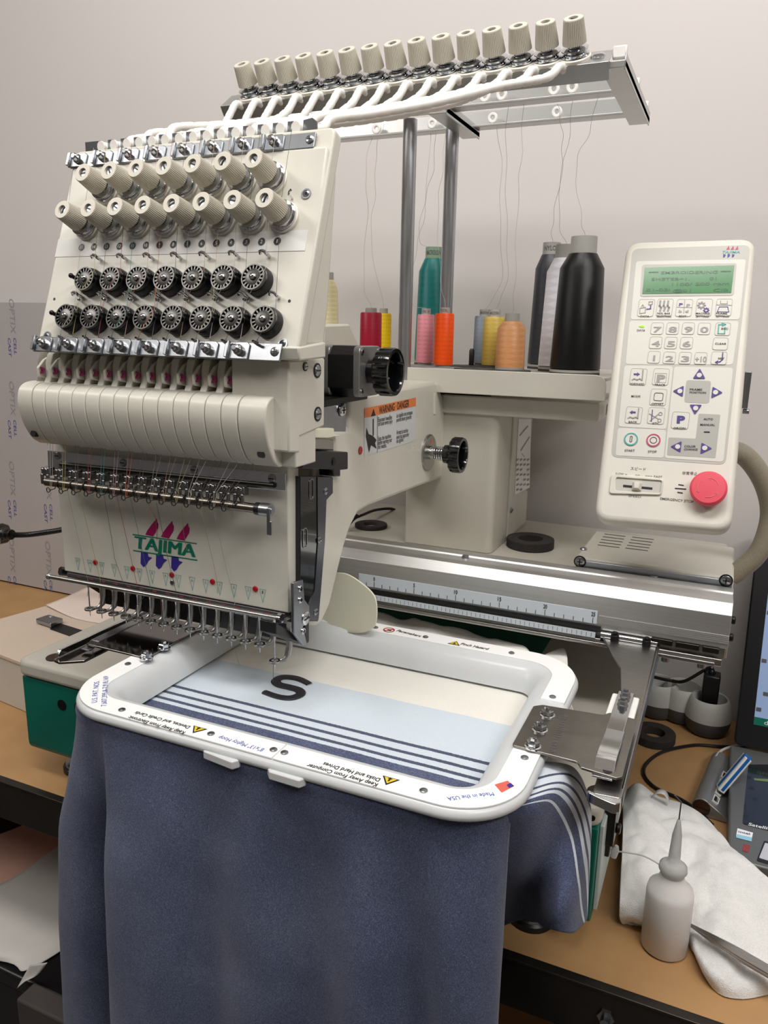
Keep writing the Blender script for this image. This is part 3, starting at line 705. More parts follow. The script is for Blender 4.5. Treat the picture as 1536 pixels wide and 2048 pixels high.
# lower front face
yF = .540
FF = Frame((0, yF, 0), (1, 0, 0), (0, 0, 1))
fl = FF.px(111, 920)[0]; fr = FF.px(576, 1000)[0]; fb = FF.px(350, 1184)[1]; ftp = .452
mb = MB(); mb.box((fl, yF, fb), (fr, yF + .018, ftp)); face = mb.build('needle_bar_case', cream, NH, bevel=.0012)
def flame(mb, pts): mb.flat(FF, [FF.px(*c6(*p)) for p in pts], .0003)
mb = MB()
for d in (0, 84, 168):
    flame(mb, [(x + d, y + d * .14) for x, y in ((596, 510), (606, 488), (630, 455), (657, 423), (660, 445), (666, 450), (664, 475), (650, 500), (638, 519))])
lg = mb.build('logo_flames', crim, face)
mb = MB()
for d in (0, 82, 165):
    flame(mb, [(x + d, y + d * .14) for x, y in ((572, 604), (608, 608), (612, 628), (632, 634), (612, 652), (600, 675), (585, 685), (570, 665))])
mb.build('logo_drops', prblue, face)
mb = MB(); flame(mb, [(527, 506), (873, 556), (873, 561), (527, 512)]); flame(mb, [(530, 592), (876, 645), (876, 651), (530, 598)])
for dx in (-.0009, -.0003, .0003, .0009):
    a = FF.px(*c6(545, 583)); b = FF.px(*c6(862, 631)); text(mb, FF, 'TAJIMA', (a[0] + dx, a[1]), (b[0] + dx, b[1]), .0120, off=.0003 + dx * .03 + .00005, bold=0, shear=.12)
mb.build('logo_lettering', prgreen, face)
# red lenses, numbered triangles
for p in ((326, 659), (528, 692), (738, 727), (957, 764), (1188, 803)):
    q = FF.px(*c6(*p)); mb = MB(); mb.lathe([(.0027, 0), (.0027, .0006), (.0020, .0013), (0, .0015)], FF.at(*q), 18); mb.build('indicator_lens', redm, face)
mb = MB(); screw(mb, FF.at(*FF.px(*c6(741, 768))), .0026, .001, ''); mb.build('face_screw', [zinc, blackm], face)
m1 = MB(); m2 = MB()
tri = [(232, 668), (298, 680), (362, 692), (428, 703), (496, 715), (565, 727), (633, 738), (705, 750), (775, 762), (848, 774), (921, 787), (996, 800), (1073, 813), (1150, 826), (1228, 840)]
def loopline(mb, F, pts, wd, off=.0003, closed=True):
    n = len(pts)
    for i in range(n if closed else n - 1):
        a = V(pts[i]); b = V(pts[(i + 1) % n]); d = (b - a).normalized() * wd / 2; m_ = V((-d.y, d.x))
        mb.flat(F, [tuple(a - d - m_), tuple(b + d - m_), tuple(b + d + m_), tuple(a - d + m_)], off)
for i, (x, y) in enumerate(tri):
    a = FF.px(*c6(x, y)); s = str(15 - i)
    loopline(m1, FF, [(a[0] - .0031, a[1] + .006), (a[0] + .0031, a[1] + .006), (a[0], a[1] - .006)], .00035)
    wd = .0012 if len(s) == 1 else .0024; text(m2, FF, s, (a[0] - wd / 2, a[1] + .0022), (a[0] + wd / 2, a[1] + .0022), .0026, off=.0004)
m1.build('number_triangles', prteal, face); m2.build('triangle_numerals', prdk, face)

# thread guide rail: polished plate, clips, rod and spring loops
mb = MB(); q = [P(*c6(*p), y=.532) for p in ((70, 55), (1352, 180), (1352, 275), (75, 165))]
mb.add([(a.x, .531, a.z) for a in q] + [(a.x, .5325, a.z) for a in q], [(0, 1, 2, 3), (7, 6, 5, 4), (0, 4, 5, 1), (1, 5, 6, 2), (2, 6, 7, 3), (3, 7, 4, 0)])
gr = mb.build('guide_plate', mat('polished_plate', (205, 208, 216), .24, 1.0, var=.03), NH, bevel=.0006)
mb = MB(); mb.cyl(P(*c6(140, 130), y=.530), P(*c6(1290, 245), y=.530), .0022); mb.build('plate_groove', darksteel, gr)
for p in ((122, 85), (475, 122), (858, 160), (1277, 207)):
    mb = MB(); screw(mb, axisT(P(*c6(*p), y=.531), (0, -1, 0)), .0036, .0014, '-'); mb.build('plate_screw', [zinc, blackm], gr)
mb = MB(); a = P(*c6(62, 225), y=.517); b = P(*c6(1215, 372), y=.517); mb.cyl(a, b, .0040, n=20); rod = mb.build('guide_rod', mat('rod_steel', (124, 118, 110), .3, 1.0, var=.1), NH)
mb = MB(); d = (b - a).normalized(); mb.cyl(b - d * .004, b + d * .001, .0052, n=18); mb.k = 1; mb.cyl(b + d * .001, b + d * .010, .0055, n=20); mb.cyl(b + d * .010, b + d * .012, .003, n=14); ec = mb.build('rod_end_clamp', [blackp, zinc], rod)
mb = MB(); q = P(*c6(1265, 365), y=.513); mb.box((q.x - .002, .511, q.z - .012), (q.x + .0012, .5125, q.z)); q = P(*c6(1268, 480), y=.513); mb.box((q.x - .0023, .511, q.z - .005), (q.x + .0023, .5125, q.z + .007)); mb.build('rod_lever', zinc, rod, bevel=.0006)
cl = lp = None
for i in range(15):
    t = i / 14; q = P(*c6(68 + t * 1042, 172 + t * 106), y=.520); T = M.Translation(q) @ M.Scale(1.12, 4)
    if cl is None:
        mb = MB(); mb.box((-.0045, -.003, -.003), (.0045, .004, .0042)); mb.box((-.0045, -.0042, -.010), (-.0018, -.002, -.001)); mb.box((.0018, -.0042, -.010), (.0045, -.002, -.001)); mb.ball((-.002, -.003, .0025), .0016, 10); mb.ball((.002, -.003, .0025), .0016, 10)
        cl = mb.build('thread_clip', mat('clip_chrome', (150, 150, 152), .14, 1.0, var=.04), NH, T, bevel=.0008)
    else: inst(cl, T, NH)
    q = P(*c6(95 + t * 950, 265 + t * 100), y=.512); T = M.Translation(q)
    if lp is None:
        mb = MB(); mb.tube([(.0045, .006, .008), (.0048, -.0005, .004), (.004, -.001, .001), (-.002, -.001, -.0008)] + [(-.0045 + .0022 * math.cos(k * PI / 5), -.001, -.001 + .0022 * math.sin(k * PI / 5)) for k in range(0, 11)], .00042, 6)
        mb.tube([(.0048 + .0001 * k, .0045 * math.cos(k * PI / 6) + .005, .0045 + .0045 * math.sin(k * PI / 6)) for k in range(13)], .0005, 6); lp = mb.build('check_spring', blackm, rod, T)
    else: inst(lp, T, rod)

# bars under the face, presser feet and needles
mb = MB(); mb.cyl(P(*c6(75, 735), y=.533), P(*c6(1322, 962), y=.533), .0022, n=14); rb = mb.build('front_bar', steel, NH)
mb = MB(); mb.ball(P(*c6(75, 735), y=.533), .0034); mb.build('bar_end', chrome, rb); mb = MB(); mb.cyl(P(*c6(1310, 960), y=.530), P(*c6(1330, 964), y=.530), .0042); mb.build('bar_end', chrome, rb)
mb = MB(); za = P(350, 1184, y=yF).z; mb.box((fl + .004, yF - .001, fb - .0055), (fr - .004, yF + .010, fb - .0005)); br = mb.build('under_bar', mat('grey_bar', (110, 108, 108), .35, .8, var=.1), NH, bevel=.0006)
mb = MB()
for k in range(15): x = nx(15) + PITCH * k; mb.box((x - .003, yF - .0013, fb - .0035), (x + .002, yF - .001, fb - .0022))
mb.build('red_marks', mat('dull_red_mark', (120, 62, 70), .5, var=.1), br)
mb = MB(); mb.box((nx(15) - .004, .572, .268), (nx(1) + .018, .580, .292)); mb.build('foot_guard_bar', blackp, NH, bevel=.001)
mb = MB(); mb.box((nx(15) - .004, .568, .287), (nx(1) + .012, .573, .294)); mb.build('foot_rail', steel, NH, bevel=.0008)
mb = MB(); q0 = V((nx(15) - .004, .573, .282)); mb.tube([q0, q0 + V((-.012, -.004, .008)), q0 + V((-.022, -.018, .022)), q0 + V((-.026, -.03, .026))], .0045, 6); mb.build('bar_bracket', blackp, NH)
ft = nd = None
for n in range(1, 16):
    dz = -.013 if n == 1 else 0
    T = M.Translation((nx(n), .549, .271 + dz))
    if ft is None:
        mb = MB(); mb.ring(circ(.0052, 24), circ(.0030, 24), -.0010, .0010)
        mb.add([], []); pts = [(.0035, .003, 0), (.0065, .006, .0008), (.008, .009, .004), (.0084, .0115, .012), (.0078, .013, .022), (.0076, .014, .032)]
        mb.tube(pts, [.0016, .0022, .0029, .0031, .0029, .0028], 8); mb.box((.0062, .010, .030), (.0125, .018, .036)); ft = mb.build('presser_foot', steel, NH, T, bevel=.0003)
        mb = MB(); mb.lathe([(0, -.008), (.0003, -.0075), (.0006, 0), (.0006, .022), (.0011, .024), (.0011, .042)], None, 10); mb.box((-.002, -.002, .030), (.002, .002, .034)); nd = mb.build('needle', chrome, NH, T)
    else: inst(ft, T, NH); inst(nd, T, NH)

# right flank: slide rail, black plate with slots, latch, end plate
FX = Frame((-.3215, 0, 0), (0, 1, 0), (0, 0, 1))
def fx(mb, F, pts, h0, h1): mb.prism([F.px(*p) for p in pts], h0, h1, F.M)
def c7(x, y): return (560 + x / 3.15, 640 + y / 3.15)
mb = MB(); fx(mb, FX, [c7(*p) for p in ((128, 985), (330, 985), (330, 1090), (290, 1130), (282, 1400), (240, 1900), (128, 1900))], -.006, 0); sl = mb.build('slide_plate', gloss_black, NH, bevel=.0005)
mb = MB(); fx(mb, FX, [c7(*p) for p in ((232, 990), (328, 990), (328, 1090), (288, 1132), (278, 1400), (238, 1890), (178, 1890), (178, 1800), (215, 1700), (235, 1400))], 0, .0008); mb.build('slide_edge', mat('blued_steel', (96, 98, 104), .3, .9, var=.08), sl)
for x, y in ((283, 1077), (243, 1384), (220, 1838)):
    mb = MB(); screw(mb, axisT(FX.hit(*c7(x, y)) + V((.0008, 0, 0)), (1, 0, 0)), .0034, .001, '-'); mb.build('slide_screw', [zinc, blackm], sl)
for y0, y1, x in ((1000, 1130, 196), (1310, 1435, 155)):
    mb = MB(); q0 = FX.px(*c7(x, y0)); q1 = FX.px(*c7(x, y1)); mb.ring(rrect(.0075, q0[1] - q1[1], .0036, q0[0], (q0[1] + q1[1]) / 2), rrect(.0062, q0[1] - q1[1] - .0014, .003, q0[0], (q0[1] + q1[1]) / 2), 0, .0006, FX.M); mb.build('slide_slot', zinc, sl)
FY = Frame((-.317, 0, 0), (0, 1, 0), (0, 0, 1))
mb = MB(); fx(mb, FY, [c7(*p) for p in ((125, 745), (365, 755), (365, 825), (125, 815))], -.02, -.004); mb.build('slide_block', steel, NH, bevel=.001)
mb = MB(); fx(mb, FY, [c7(*p) for p in ((125, 690), (380, 685), (380, 725), (425, 730), (340, 750), (125, 745))], -.02, -.006); mb.build('slide_cap', offw, NH, bevel=.001)
mb = MB(); fx(mb, FY, [c7(*p) for p in ((128, 825), (418, 830), (418, 940), (370, 945), (370, 985), (330, 985), (325, 940), (128, 935))], -.018, .002); lt = mb.build('latch_block', blackp, NH, bevel=.0012)
mb = MB(); screw(mb, axisT(FY.hit(*c7(325, 890)) + V((.002, 0, 0)), (1, 0, 0)), .0036, .001, 'h'); mb.build('latch_screw', [blackm, prblack], lt)
mb = MB(); q = FY.hit(*c7(140, 880)); mb.cyl(q + V((0, -.003, 0)), q + V((.004, -.003, 0)), .004); mb.box((q.x - .001, q.y - .008, q.z + .007), (q.x + .005, q.y + .003, q.z + .0095)); mb.build('latch_pin', darksteel, lt, bevel=.0006)
mb = MB(); FZ = Frame((-.3165, 0, 0), (0, 1, 0), (0, 0, 1))
fx(mb, FZ, [c7(*p) for p in ((78, 1655), (140, 1635), (150, 1760), (180, 1800), (180, 1900), (140, 1930), (165, 2040), (140, 2050), (85, 1975))], -.002, .001); ep = mb.build('end_plate', zinc, NH, bevel=.0008)
for x, y, r in ((120, 1690, .003), (120, 1762, .003), (155, 1878, .0062), (138, 1958, .003)):
    mb = MB(); screw(mb, axisT(FZ.hit(*c7(x, y)) + V((.001, 0, 0)), (1, 0, 0)), r, .0014, '-' if r > .005 else 'x'); mb.build('plate_screw', [chrome, blackm], ep)
mb = MB(); fx(mb, FZ, [c7(*p) for p in ((0, 1910), (90, 1960), (165, 2045), (60, 2010), (0, 1985))], -.02, -.004); mb.build('end_shoe', blackp, NH, bevel=.001)

# ================================================================= threads across the head
thm = {}
def thmat(c):
    if c not in thm: thm[c] = mat('thread_%d' % len(thm), c, .5, var=.05)
    return thm[c]
tcol = [(70, 66, 66), (225, 222, 215), (50, 48, 50), (215, 215, 210), (215, 195, 110), (200, 150, 110), (150, 155, 160), (60, 60, 62), (235, 90, 40), (220, 150, 160), (20, 130, 125), (170, 30, 50), (80, 76, 76), (215, 200, 60), (220, 215, 200)]
tname = ['dark grey', 'white', 'black', 'off-white', 'straw', 'tan', 'blue-grey', 'charcoal', 'orange', 'pale pink', 'teal', 'dull red', 'grey', 'yellow', 'cream']
nword = ['one', 'two', 'three', 'four', 'five', 'six', 'seven', 'eight', 'nine', 'ten', 'eleven', 'twelve', 'thirteen', 'fourteen', 'fifteen']
tcol = [tuple(int(a * .5 + b * .5) for a, b in zip(c, (128, 122, 118))) for c in tcol]
fpath = {15: [(170, 250), (290, 780)], 14: [(235, 275), (330, 660), (352, 755)], 13: [(370, 288), (412, 520), (430, 640), (478, 775)], 12: [(440, 298), (500, 560), (552, 788)], 11: [(515, 312), (570, 560), (625, 802)], 8: [(655, 340), (708, 600), (768, 850)], 9: [(600, 330), (650, 420)], 6: [(790, 335), (800, 500)], 4: [(960, 362), (1010, 600), (1078, 880)], 5: [(890, 360), (970, 700), (985, 780)]}
wpos = {}
for i, (a, b) in enumerate(wrows[1]): wpos[15 - 2 * i] = (a, b)
for i, (a, b) in enumerate(wrows[0]): wpos[14 - 2 * i] = (a, b)
stri = TP.px(330, 694)[1]; strt = TP.px(400, 300)[1]
for n in range(1, 16):
    mb = MB(); a, b = wpos[n]; h = .010; x = drow[15 - n][0]
    pts = [TP.w(x + .002, strt + .004, h), TP.w(x + .001, (strt + b) / 2 + .02, .006), TP.w(a + .011, b + .006, .012), TP.w(a + .004, b - .011, .014), TP.w(a - .004, b - .0175, .008), TP.w(a - .003, stri + .006, .008), V((nx(n) + .004, .528, .515))]
    mb.tube(pts, .00018, 5)
    t = (15 - n) / 14; lp0 = P(*c6(95 + t * 950, 262 + t * 100), y=.511)
    mb.tube([V((nx(n) + .0015, .519, .448)), V((nx(n) + .002, .517, .44)), lp0 + V((.001, 0, .012)), lp0 + V((-.002, 0, -.002))], .00018, 5)
    mb.tube([V((nx(n) - .0025, .519, .448)), lp0 + V((-.002, .0, .01)), lp0 + V((-.003, 0, -.002))], .00018, 5)
    if n in fpath:
        mb.tube([P(*c6(*p), y=.538 if i else .514) for i, p in enumerate(fpath[n])] + [V((nx(n), .547, .285))], .00022, 5)
    if n == 1: mb.tube([V((nx(1), .547, .262)), P(546, 1364, z=.2262)], .00025, 5)
    if n == 4: mb.tube([V((nx(4), .547, .285)), P(462, 1262, z=.25), P(470, 1300, z=.235), P(479, 1331, z=.2258)], .00022, 5)
    o = mb.build('embroidery_thread', thmat(tcol[n - 1])); tag(o, 'fine %s thread running down the head to needle %s' % (tname[n - 1], nword[n - 1]), 'thread', 'threads on the needle head')

# ================================================================= thread stand: poles, rack, tray
TS = thing('thread_stand', (-0.36, 0.95, 0.47), 'thread stand with two chrome poles, overhead rack and cream spool tray', 'thread stand')
zr, yr = .795, .786
ZT = .502
def k1c(x, y): return (420 + x / 2.648, 30 + y / 2.648)
def k2c(x, y): return (900 + x / 3.657, 30 + y / 3.657)
rx0 = P(452, 215, y=yr).x; rx1 = P(1222, 118, y=yr).x
TH = math.radians(36); ct_, st_ = math.cos(TH), math.sin(TH)
def tilt(p): return (yr + p[0] * ct_ - p[1] * st_, zr + p[0] * st_ + p[1] * ct_)      # rail leans towards the front
mb = MB(); mb.xprism([tilt(p) for p in ((-.014, -.016), (-.0125, -.016), (-.0125, -.0015), (.014, -.0015), (.014, 0), (-.014, 0))], rx0, rx1); mb.build('knob_rail', whitealu, TS, bevel=.0005)
for nm, yy in (('middle_rail', .885), ('rear_rail', .972)):
    mb = MB(); mb.xprism([(yy - .009, zr - .006), (yy + .009, zr - .006), (yy + .009, zr - .004), (yy + .0105, zr + .016), (yy + .009, zr + .016), (yy + .0075, zr - .0035), (yy - .009, zr - .0035)], rx0 - .03, rx1 + .004); mb.build(nm, whitealu, TS, bevel=.0005)
for x in (rx1 + .004, P(905, 225, z=zr).x):
    mb = MB(); mb.box((x - .012, yr - .004 if x > -.2 else .87, zr - .012), (x + .010, .990, zr - .006)); mb.box((x + .0085, yr - .004 if x > -.2 else .87, zr - .014), (x + .010, .990, zr)); mb.build('rack_cross_bar', whitealu, TS, bevel=.0006)
for yy in (yr, .885, .972):
    mb = MB(); mb.box((rx1, yy + .004, zr - .002), (rx1 + .013, yy + .010, zr + .009)); mb.build('rail_end_cap', whitep, TS, bevel=.0015)
polx = []
for (u, v, yy) in ((815, 470, .905), (899, 430, .960)):
    x = P(u, v, y=yy).x; mb = MB(); mb.cyl((x, yy, .468), (x, yy, zr - .006), .0082, n=28); mb.build('pole', polesteel, TS)
# rack knobs
kt = [k1c(*p) for p in ((172, 310), (272, 300), (380, 283), (490, 268), (605, 255), (722, 243), (843, 218), (967, 205), (1095, 187), (1217, 170), (1352, 155), (1487, 135))] + [k2c(*p) for p in ((495, 155), (690, 125), (897, 115))]
kx = [P(u, v, y=yr - .020).x for u, v in kt]; m_ = sum(kx) / 15; sl_ = sum((i - 7) * (x - m_) for i, x in enumerate(kx)) / sum((i - 7) ** 2 for i in range(15))
rkx = [m_ + sl_ * (i - 7) for i in range(15)]
RK = {}; SCL = M.Scale(1.12, 4)
for x in rkx: knob_parts(M.Translation((x, yr, zr)) @ M.Rotation(TH, 4, 'X') @ SCL, TS, RK)
# guide eyelets on the rails
ey2 = None
for c, p, yy in [(k2c, (262, 575), .885), (k2c, (385, 562), .885), (k2c, (767, 517), .885), (k2c, (900, 502), .885), (k2c, (320, 700), .972), (k2c, (790, 650), .972), (k1c, (535, 515), .885), (k1c, (757, 488), .885), (k1c, (887, 570), .972), (k1c, (1182, 540), .972), (k1c, (1460, 410), .885)]:
    q = P(*c(*p), y=yy); T = axisT((q.x, yy - .0005, zr + .004), (0, -1, 0))
    if ey2 is None:
        mb = MB(); mb.ring(circ(.0062, 20), circ(.0024, 20), 0, .004); ey2 = mb.build('guide_eyelet', whitep, TS, T, bevel=.001)
    else: inst(ey2, T, TS)
mb = MB(); q = P(1197, 106, y=yr); mb.lathe([(.0062, 0), (.0062, .0015), (.004, .0028), (0, .003)], M.Translation((q.x, yr, zr)) @ M.Rotation(TH, 4, 'X'), 20); mb.build('rail_screw', chrome, TS)
mb = MB(); q = P(1190, 102, y=yr + .01); mb.tube([(q.x - .004, yr + .008, zr + .001), (q.x, yr + .012, zr + .005), (q.x + .006, yr + .010, zr + .003), (q.x + .002, yr + .006, zr + .004)], .0022, 8); mb.build('thread_wad', redm, TS)
# spool tray with rounded lip
tx0, tx1 = -.66, P(1213, 765, y=.90).x
mb = MB(); mb.prism(rpoly([(tx0, .9012), (tx1, .9012), (tx1, 1.12), (tx0, 1.12)], [.004, .010, .01, .004]), ZT - .004, ZT)
lip = [(tx0, ZT - .026), (tx1 - .002, ZT - .026)] ; poly = rpoly([(tx0, ZT - .026), (tx1, ZT - .026), (tx1, ZT + .003), (tx0, ZT + .003)], [.001, .001, .020, .001], 8)
mb.prism(poly, .0, .0025, M(((1, 0, 0, 0), (0, 0, -1, .9025), (0, 1, 0, 0), (0, 0, 0, 1))))
mb.build('spool_tray', cream, TS, bevel=.001)
mb = MB(); mb.box((-.45, .93, .472), (-.25, 1.08, ZT - .0045)); mb.build('tray_bracket', grey_panel, TS)

# guide tubes from the rack to the head
te = [c3(*p) for p in ((285, 160), (350, 152), (417, 147), (480, 140), (545, 132), (613, 126), (684, 120), (757, 114), (827, 110), (900, 104), (975, 96), (1050, 88), (1127, 82), (1203, 75), (1283, 68))]
YE = .572
ends = [P(u, v, y=YE) for u, v in te]; zE = sum(e.z for e in ends) / 15
bund = [(160, 292), (200, 284), (300, 270), (400, 263), (500, 255), (640, 245), (760, 229), (880, 207), (1000, 177), (1085, 150), (1130, 130)]
def bv(u):
    for (a, b), (c, d) in zip(bund, bund[1:]):
        if a <= u <= c: return b + (d - b) * (u - a) / (c - a)
    return bund[0][1] if u < 160 else bund[-1][1]
for i in range(15):
    x = rkx[i] - sl_ * .42; S = V((x, yr - .017, zr - .010)); pu, pv = None, None
    d = S - CAM; c_ = WX * d.x + WY * d.y + WZ * d.z; us = CXP + FPX * c_.x / c_.z; vs_ = CYP + FPX * c_.y / c_.z
    E = V((ends[i].x, YE, zE)); ue = te[i][0]
    uj = us - 26 - .13 * (us - 440)
    pts = [S + V((0.002, .012, 0)), S, P(us - 14 - .02 * (us - 440), vs_ + .38 * (bv(uj) - vs_) + 6, y=yr - .035)]
    k = max(2, int((uj - ue) / 60)); o1 = ((i * 5) % 7 - 3) * .0016
    for j in range(k):
        t = j / (k - .3); u = uj + (ue + 30 - uj) * t; yy = (yr - .05) + (YE + .045 - yr + .05) * t
        q = P(u, bv(u), y=yy); pts.append(q + V((0, o1, ((i * 3) % 5 - 2) * .0018)))
    pts += [E + V((.010, .026, .004)), E + V((.0015, .010, .001)), E]
    # smooth + fine spiral marks
    f = catmull(pts, 12); L = 0; g2 = [f[0]]; 
    for a, b in zip(f, f[1:]):
        n_ = max(1, int((b - a).length / .0016))
        for s in range(1, n_ + 1): g2.append(a.lerp(b, s / n_))
    rs = [.0040 if (j % 5) else .0034 for j in range(len(g2))]; rs[-4:] = [.0046] * 4
    mb = MB(); mb.tube(g2, rs, 10); mb.build('guide_tube', rubberw, TS, smooth=60)
# notched plate on the head that holds the tube ends
a = P(*c3(205, 170), y=YE + .004); b = P(*c3(1390, 60), y=YE + .004)
mb = MB(); n_ = 15; poly = [(a.x, zE - .012)]
poly += [(b.x, zE - .012), (b.x, zE + .004), (b.x - .004, zE + .007)]
for i in range(14, -1, -1):
    x = ends[i].x; poly += [(x + .0045, zE + .006), (x + .004, zE - .002), (x - .004, zE - .002), (x - .0045, zE + .006)]
poly += [(a.x, zE + .006)]
mb.prism(poly, 0, .0015, M(((1, 0, 0, 0), (0, 0, -1, YE + .006), (0, 1, 0, 0), (0, 0, 0, 1)))); mb.build('tube_holder', zinc, NH)

# ================================================================= thread spools
def threadmat(name, c, rough=.35, sc=1.0):
    """cross-wound thread: diamond sheen from two opposite helices"""
    m = mat(name, c, rough, var=0); nt = m.node_tree; N = nt.nodes; L = nt.links; b = N['Principled BSDF']; lc = lin(c)
    tc = N.new('ShaderNodeTexCoord'); sp = N.new('ShaderNodeSeparateXYZ'); L.new(tc.outputs['Object'], sp.inputs[0])
    def mth(op, a, b_=None):
        x = N.new('ShaderNodeMath'); x.operation = op
        for i, v in enumerate((a, b_)):
            if v is None: continue
            if isinstance(v, (int, float)): x.inputs[i].default_value = v
            else: L.new(v, x.inputs[i])
        return x.outputs[0]
    an = mth('MULTIPLY', mth('ARCTAN2', sp.outputs[1], sp.outputs[0]), 2); zz = mth('MULTIPLY', sp.outputs[2], 420 * min(1.4, max(.6, sc)))
    v = mth('ADD', mth('MULTIPLY', mth('MULTIPLY', mth('SINE', mth('ADD', zz, an)), mth('SINE', mth('SUBTRACT', zz, an))), .5), .5)
    rp = N.new('ShaderNodeValToRGB'); e = rp.color_ramp.elements; e[0].position = .40; e[1].position = .60; e[0].color = (*[x * .92 for x in lc], 1); e[1].color = (*[min(1, x * 1.06) for x in lc], 1); L.new(v, rp.inputs[0]); L.new(rp.outputs[0], b.inputs['Base Color'])
    w2 = N.new('ShaderNodeTexWave'); w2.bands_direction = 'Z'; w2.inputs['Scale'].default_value = 500; L.new(tc.outputs['Object'], w2.inputs['Vector'])
    bp = N.new('ShaderNodeBump'); bp.inputs['Strength'].default_value = .12; bp.inputs['Distance'].default_value = .0003; L.new(w2.outputs['Color'], bp.inputs['Height']); L.new(bp.outputs[0], b.inputs['Normal'])
    return m
corem = mat('spool_core_grey', (168, 166, 160), .45, var=.04); coreg = mat('spool_core_green', (140, 165, 140), .45, var=.04)
feltm = mat('felt_pad', (78, 76, 74), .9, var=.12, scale=300); padm = mat('grey_pad', (150, 150, 148), .7, var=.05)
def wraptext(mb, c, r, s, ang0, ang1, z, h):
    vs, fs, y0, y1 = glyphs(s, .01)
    mb.add([(c.x + r * math.sin(ang0 + (ang1 - ang0) * x), c.y - r * math.cos(ang0 + (ang1 - ang0) * x), z + y * h / .7) for x, y in vs], fs)
def spool(u, vtop, vcore, wpx, y, col, label, shape='cyl', cm=None, txt=None, pad=True, vbot=None, lean=0):
    c = P(u, 700, y=y); c.z = ZT + .003; t = (c - CAM).dot(fwd); R = wpx / 2 / FPX * t; H = P(u, vtop, y=y).z - c.z; HC = P(u, vcore, y=y).z - c.z
    th = thing('thread_spool', c, label, 'thread spool', 'thread spools on the tray')
    if shape == 'cyl': prof = [(0, .003), (R * .98, .003), (R, .006), (R * .96, H - .002), (R * .9, H), (0, H)]; rc = R * .52
    elif shape == 'cone': prof = [(0, .004), (R * 1.0, .004), (R, .010), (R * .86, H * .88), (R * .55, H), (0, H)]; rc = R * .52
    elif shape == 'shoulder': prof = [(0, .003), (R, .003), (R, .006), (R * .94, H * .86), (R * .62, H), (0, H)]; rc = R * .5
    T = M.Translation(c)
    mb = MB(); mb.lathe(prof, None, 48); mb.build('thread_body', threadmat('thread_' + label.split(' ')[0] + str(len(bpy.data.materials)), col, sc=.02 / R), th, T, smooth=40)
    mb = MB(); mb.lathe([(R * 1.0 if shape != 'cyl' else R * .8, 0), (R * 1.0 if shape != 'cyl' else R * .8, .003), (0, .003)], None, 32); mb.build('spool_flange', cm or corem, th, T); mb = MB(); mb.lathe([(rc, H - .002), (rc * .97, HC), (rc * .75, HC), (rc * .75, HC - .006), (0, HC - .006)], None, 28); co = mb.build('spool_core', cm or corem, th, T)
    if txt:
        mb = MB(); wraptext(mb, V((0, 0, 0)), rc * 1.004, txt, -1.0 + .35, .75 + .35, H + (HC - H) * .3, (HC - H) * .4); mb.build('core_print', prdk, co, T)
    if pad:
        mb = MB(); mb.lathe([(.026 if R < .02 else R * 1.0, 0), (.026 if R < .02 else R * 1.0, .0025), (0, .003)][::1], M.Translation((c.x, c.y, ZT + .0001)), 32); mb.build('spool_pad', feltm if R > .0136 else padm, th)
    return c, H, HC
SP = {}
SP['crimson'] = spool(741, 625, 616, 44, .955, (165, 18, 48), 'crimson thread spool standing behind the black motor knob')
SP['yellow'] = spool(766, 627, 617, 32, 1.03, (235, 195, 20), 'yellow thread spool half hidden behind the crimson one')
SP['teal'] = spool(862, 518, 495, 66, 1.06, (0, 118, 115), 'tall teal thread cone with a pale green core', 'cone', coreg, 'MACROLON')
SP['pink'] = spool(850, 629, 617, 35, .985, (232, 150, 160), 'slim pink thread spool beside the orange one', txt='COL. 19')
SP['orange'] = spool(887, 627, 615, 39, .945, (250, 85, 10), 'bright orange thread spool near the tray lip', txt='COL.')
SP['grey'] = spool(966, 632, 619, 40, 1.04, (135, 145, 155), 'blue-grey thread spool behind the gold one', txt='MADEIRA')
SP['gold'] = spool(986, 634, 619, 44, .99, (205, 178, 85), 'gold thread spool between the grey and peach spools', txt='MADEIRA')
SP['peach'] = spool(1021, 643, 627, 58, .947, (212, 150, 100), 'peach tan thread spool with sloping shoulders', 'shoulder')
SP['charcoal'] = spool(1090, 510, 486, 66, 1.07, (62, 62, 68), 'charcoal thread cone behind the white one', 'cone', txt='NYLON')
SP['white'] = spool(1118, 517, 490, 78, 1.01, (228, 226, 232), 'tall white thread cone between charcoal and black cones', 'cone')
SP['black'] = spool(1152, 508, 474, 98, .950, (7, 8, 11), 'tall black thread cone at the end of the tray', 'cone')
SP['cream'] = spool(655, 560, 545, 46, 1.05, (225, 215, 170), 'cream thread cone mostly hidden behind the needle head', 'cone')
# spool pins and pads on the tray
for u, y, r in ((950, .935, .026), (916, 1.00, .028)):
    q = P(u, 730, y=y); o = thing('spool_pad_disc', (q.x, y, ZT), 'dark grey felt disc %s' % ('beside the peach spool' if u > 930 else 'behind the orange spool'), 'pad')
    mb = MB(); mb.lathe([(r, 0), (r, .003), (.004, .0035), (.004, .0036)], M.Translation((q.x, y, ZT + .0002)), 32); mb.build('felt_disc', feltm, o)
q = P(943, 720, y=1.01); mb = MB(); mb.lathe([(.0036, 0), (.0036, .02), (.002, .0225), (0, .0225)], M.Translation((q.x, 1.01, ZT + .003)), 12); mb.build('spool_pin', blackp, TS)
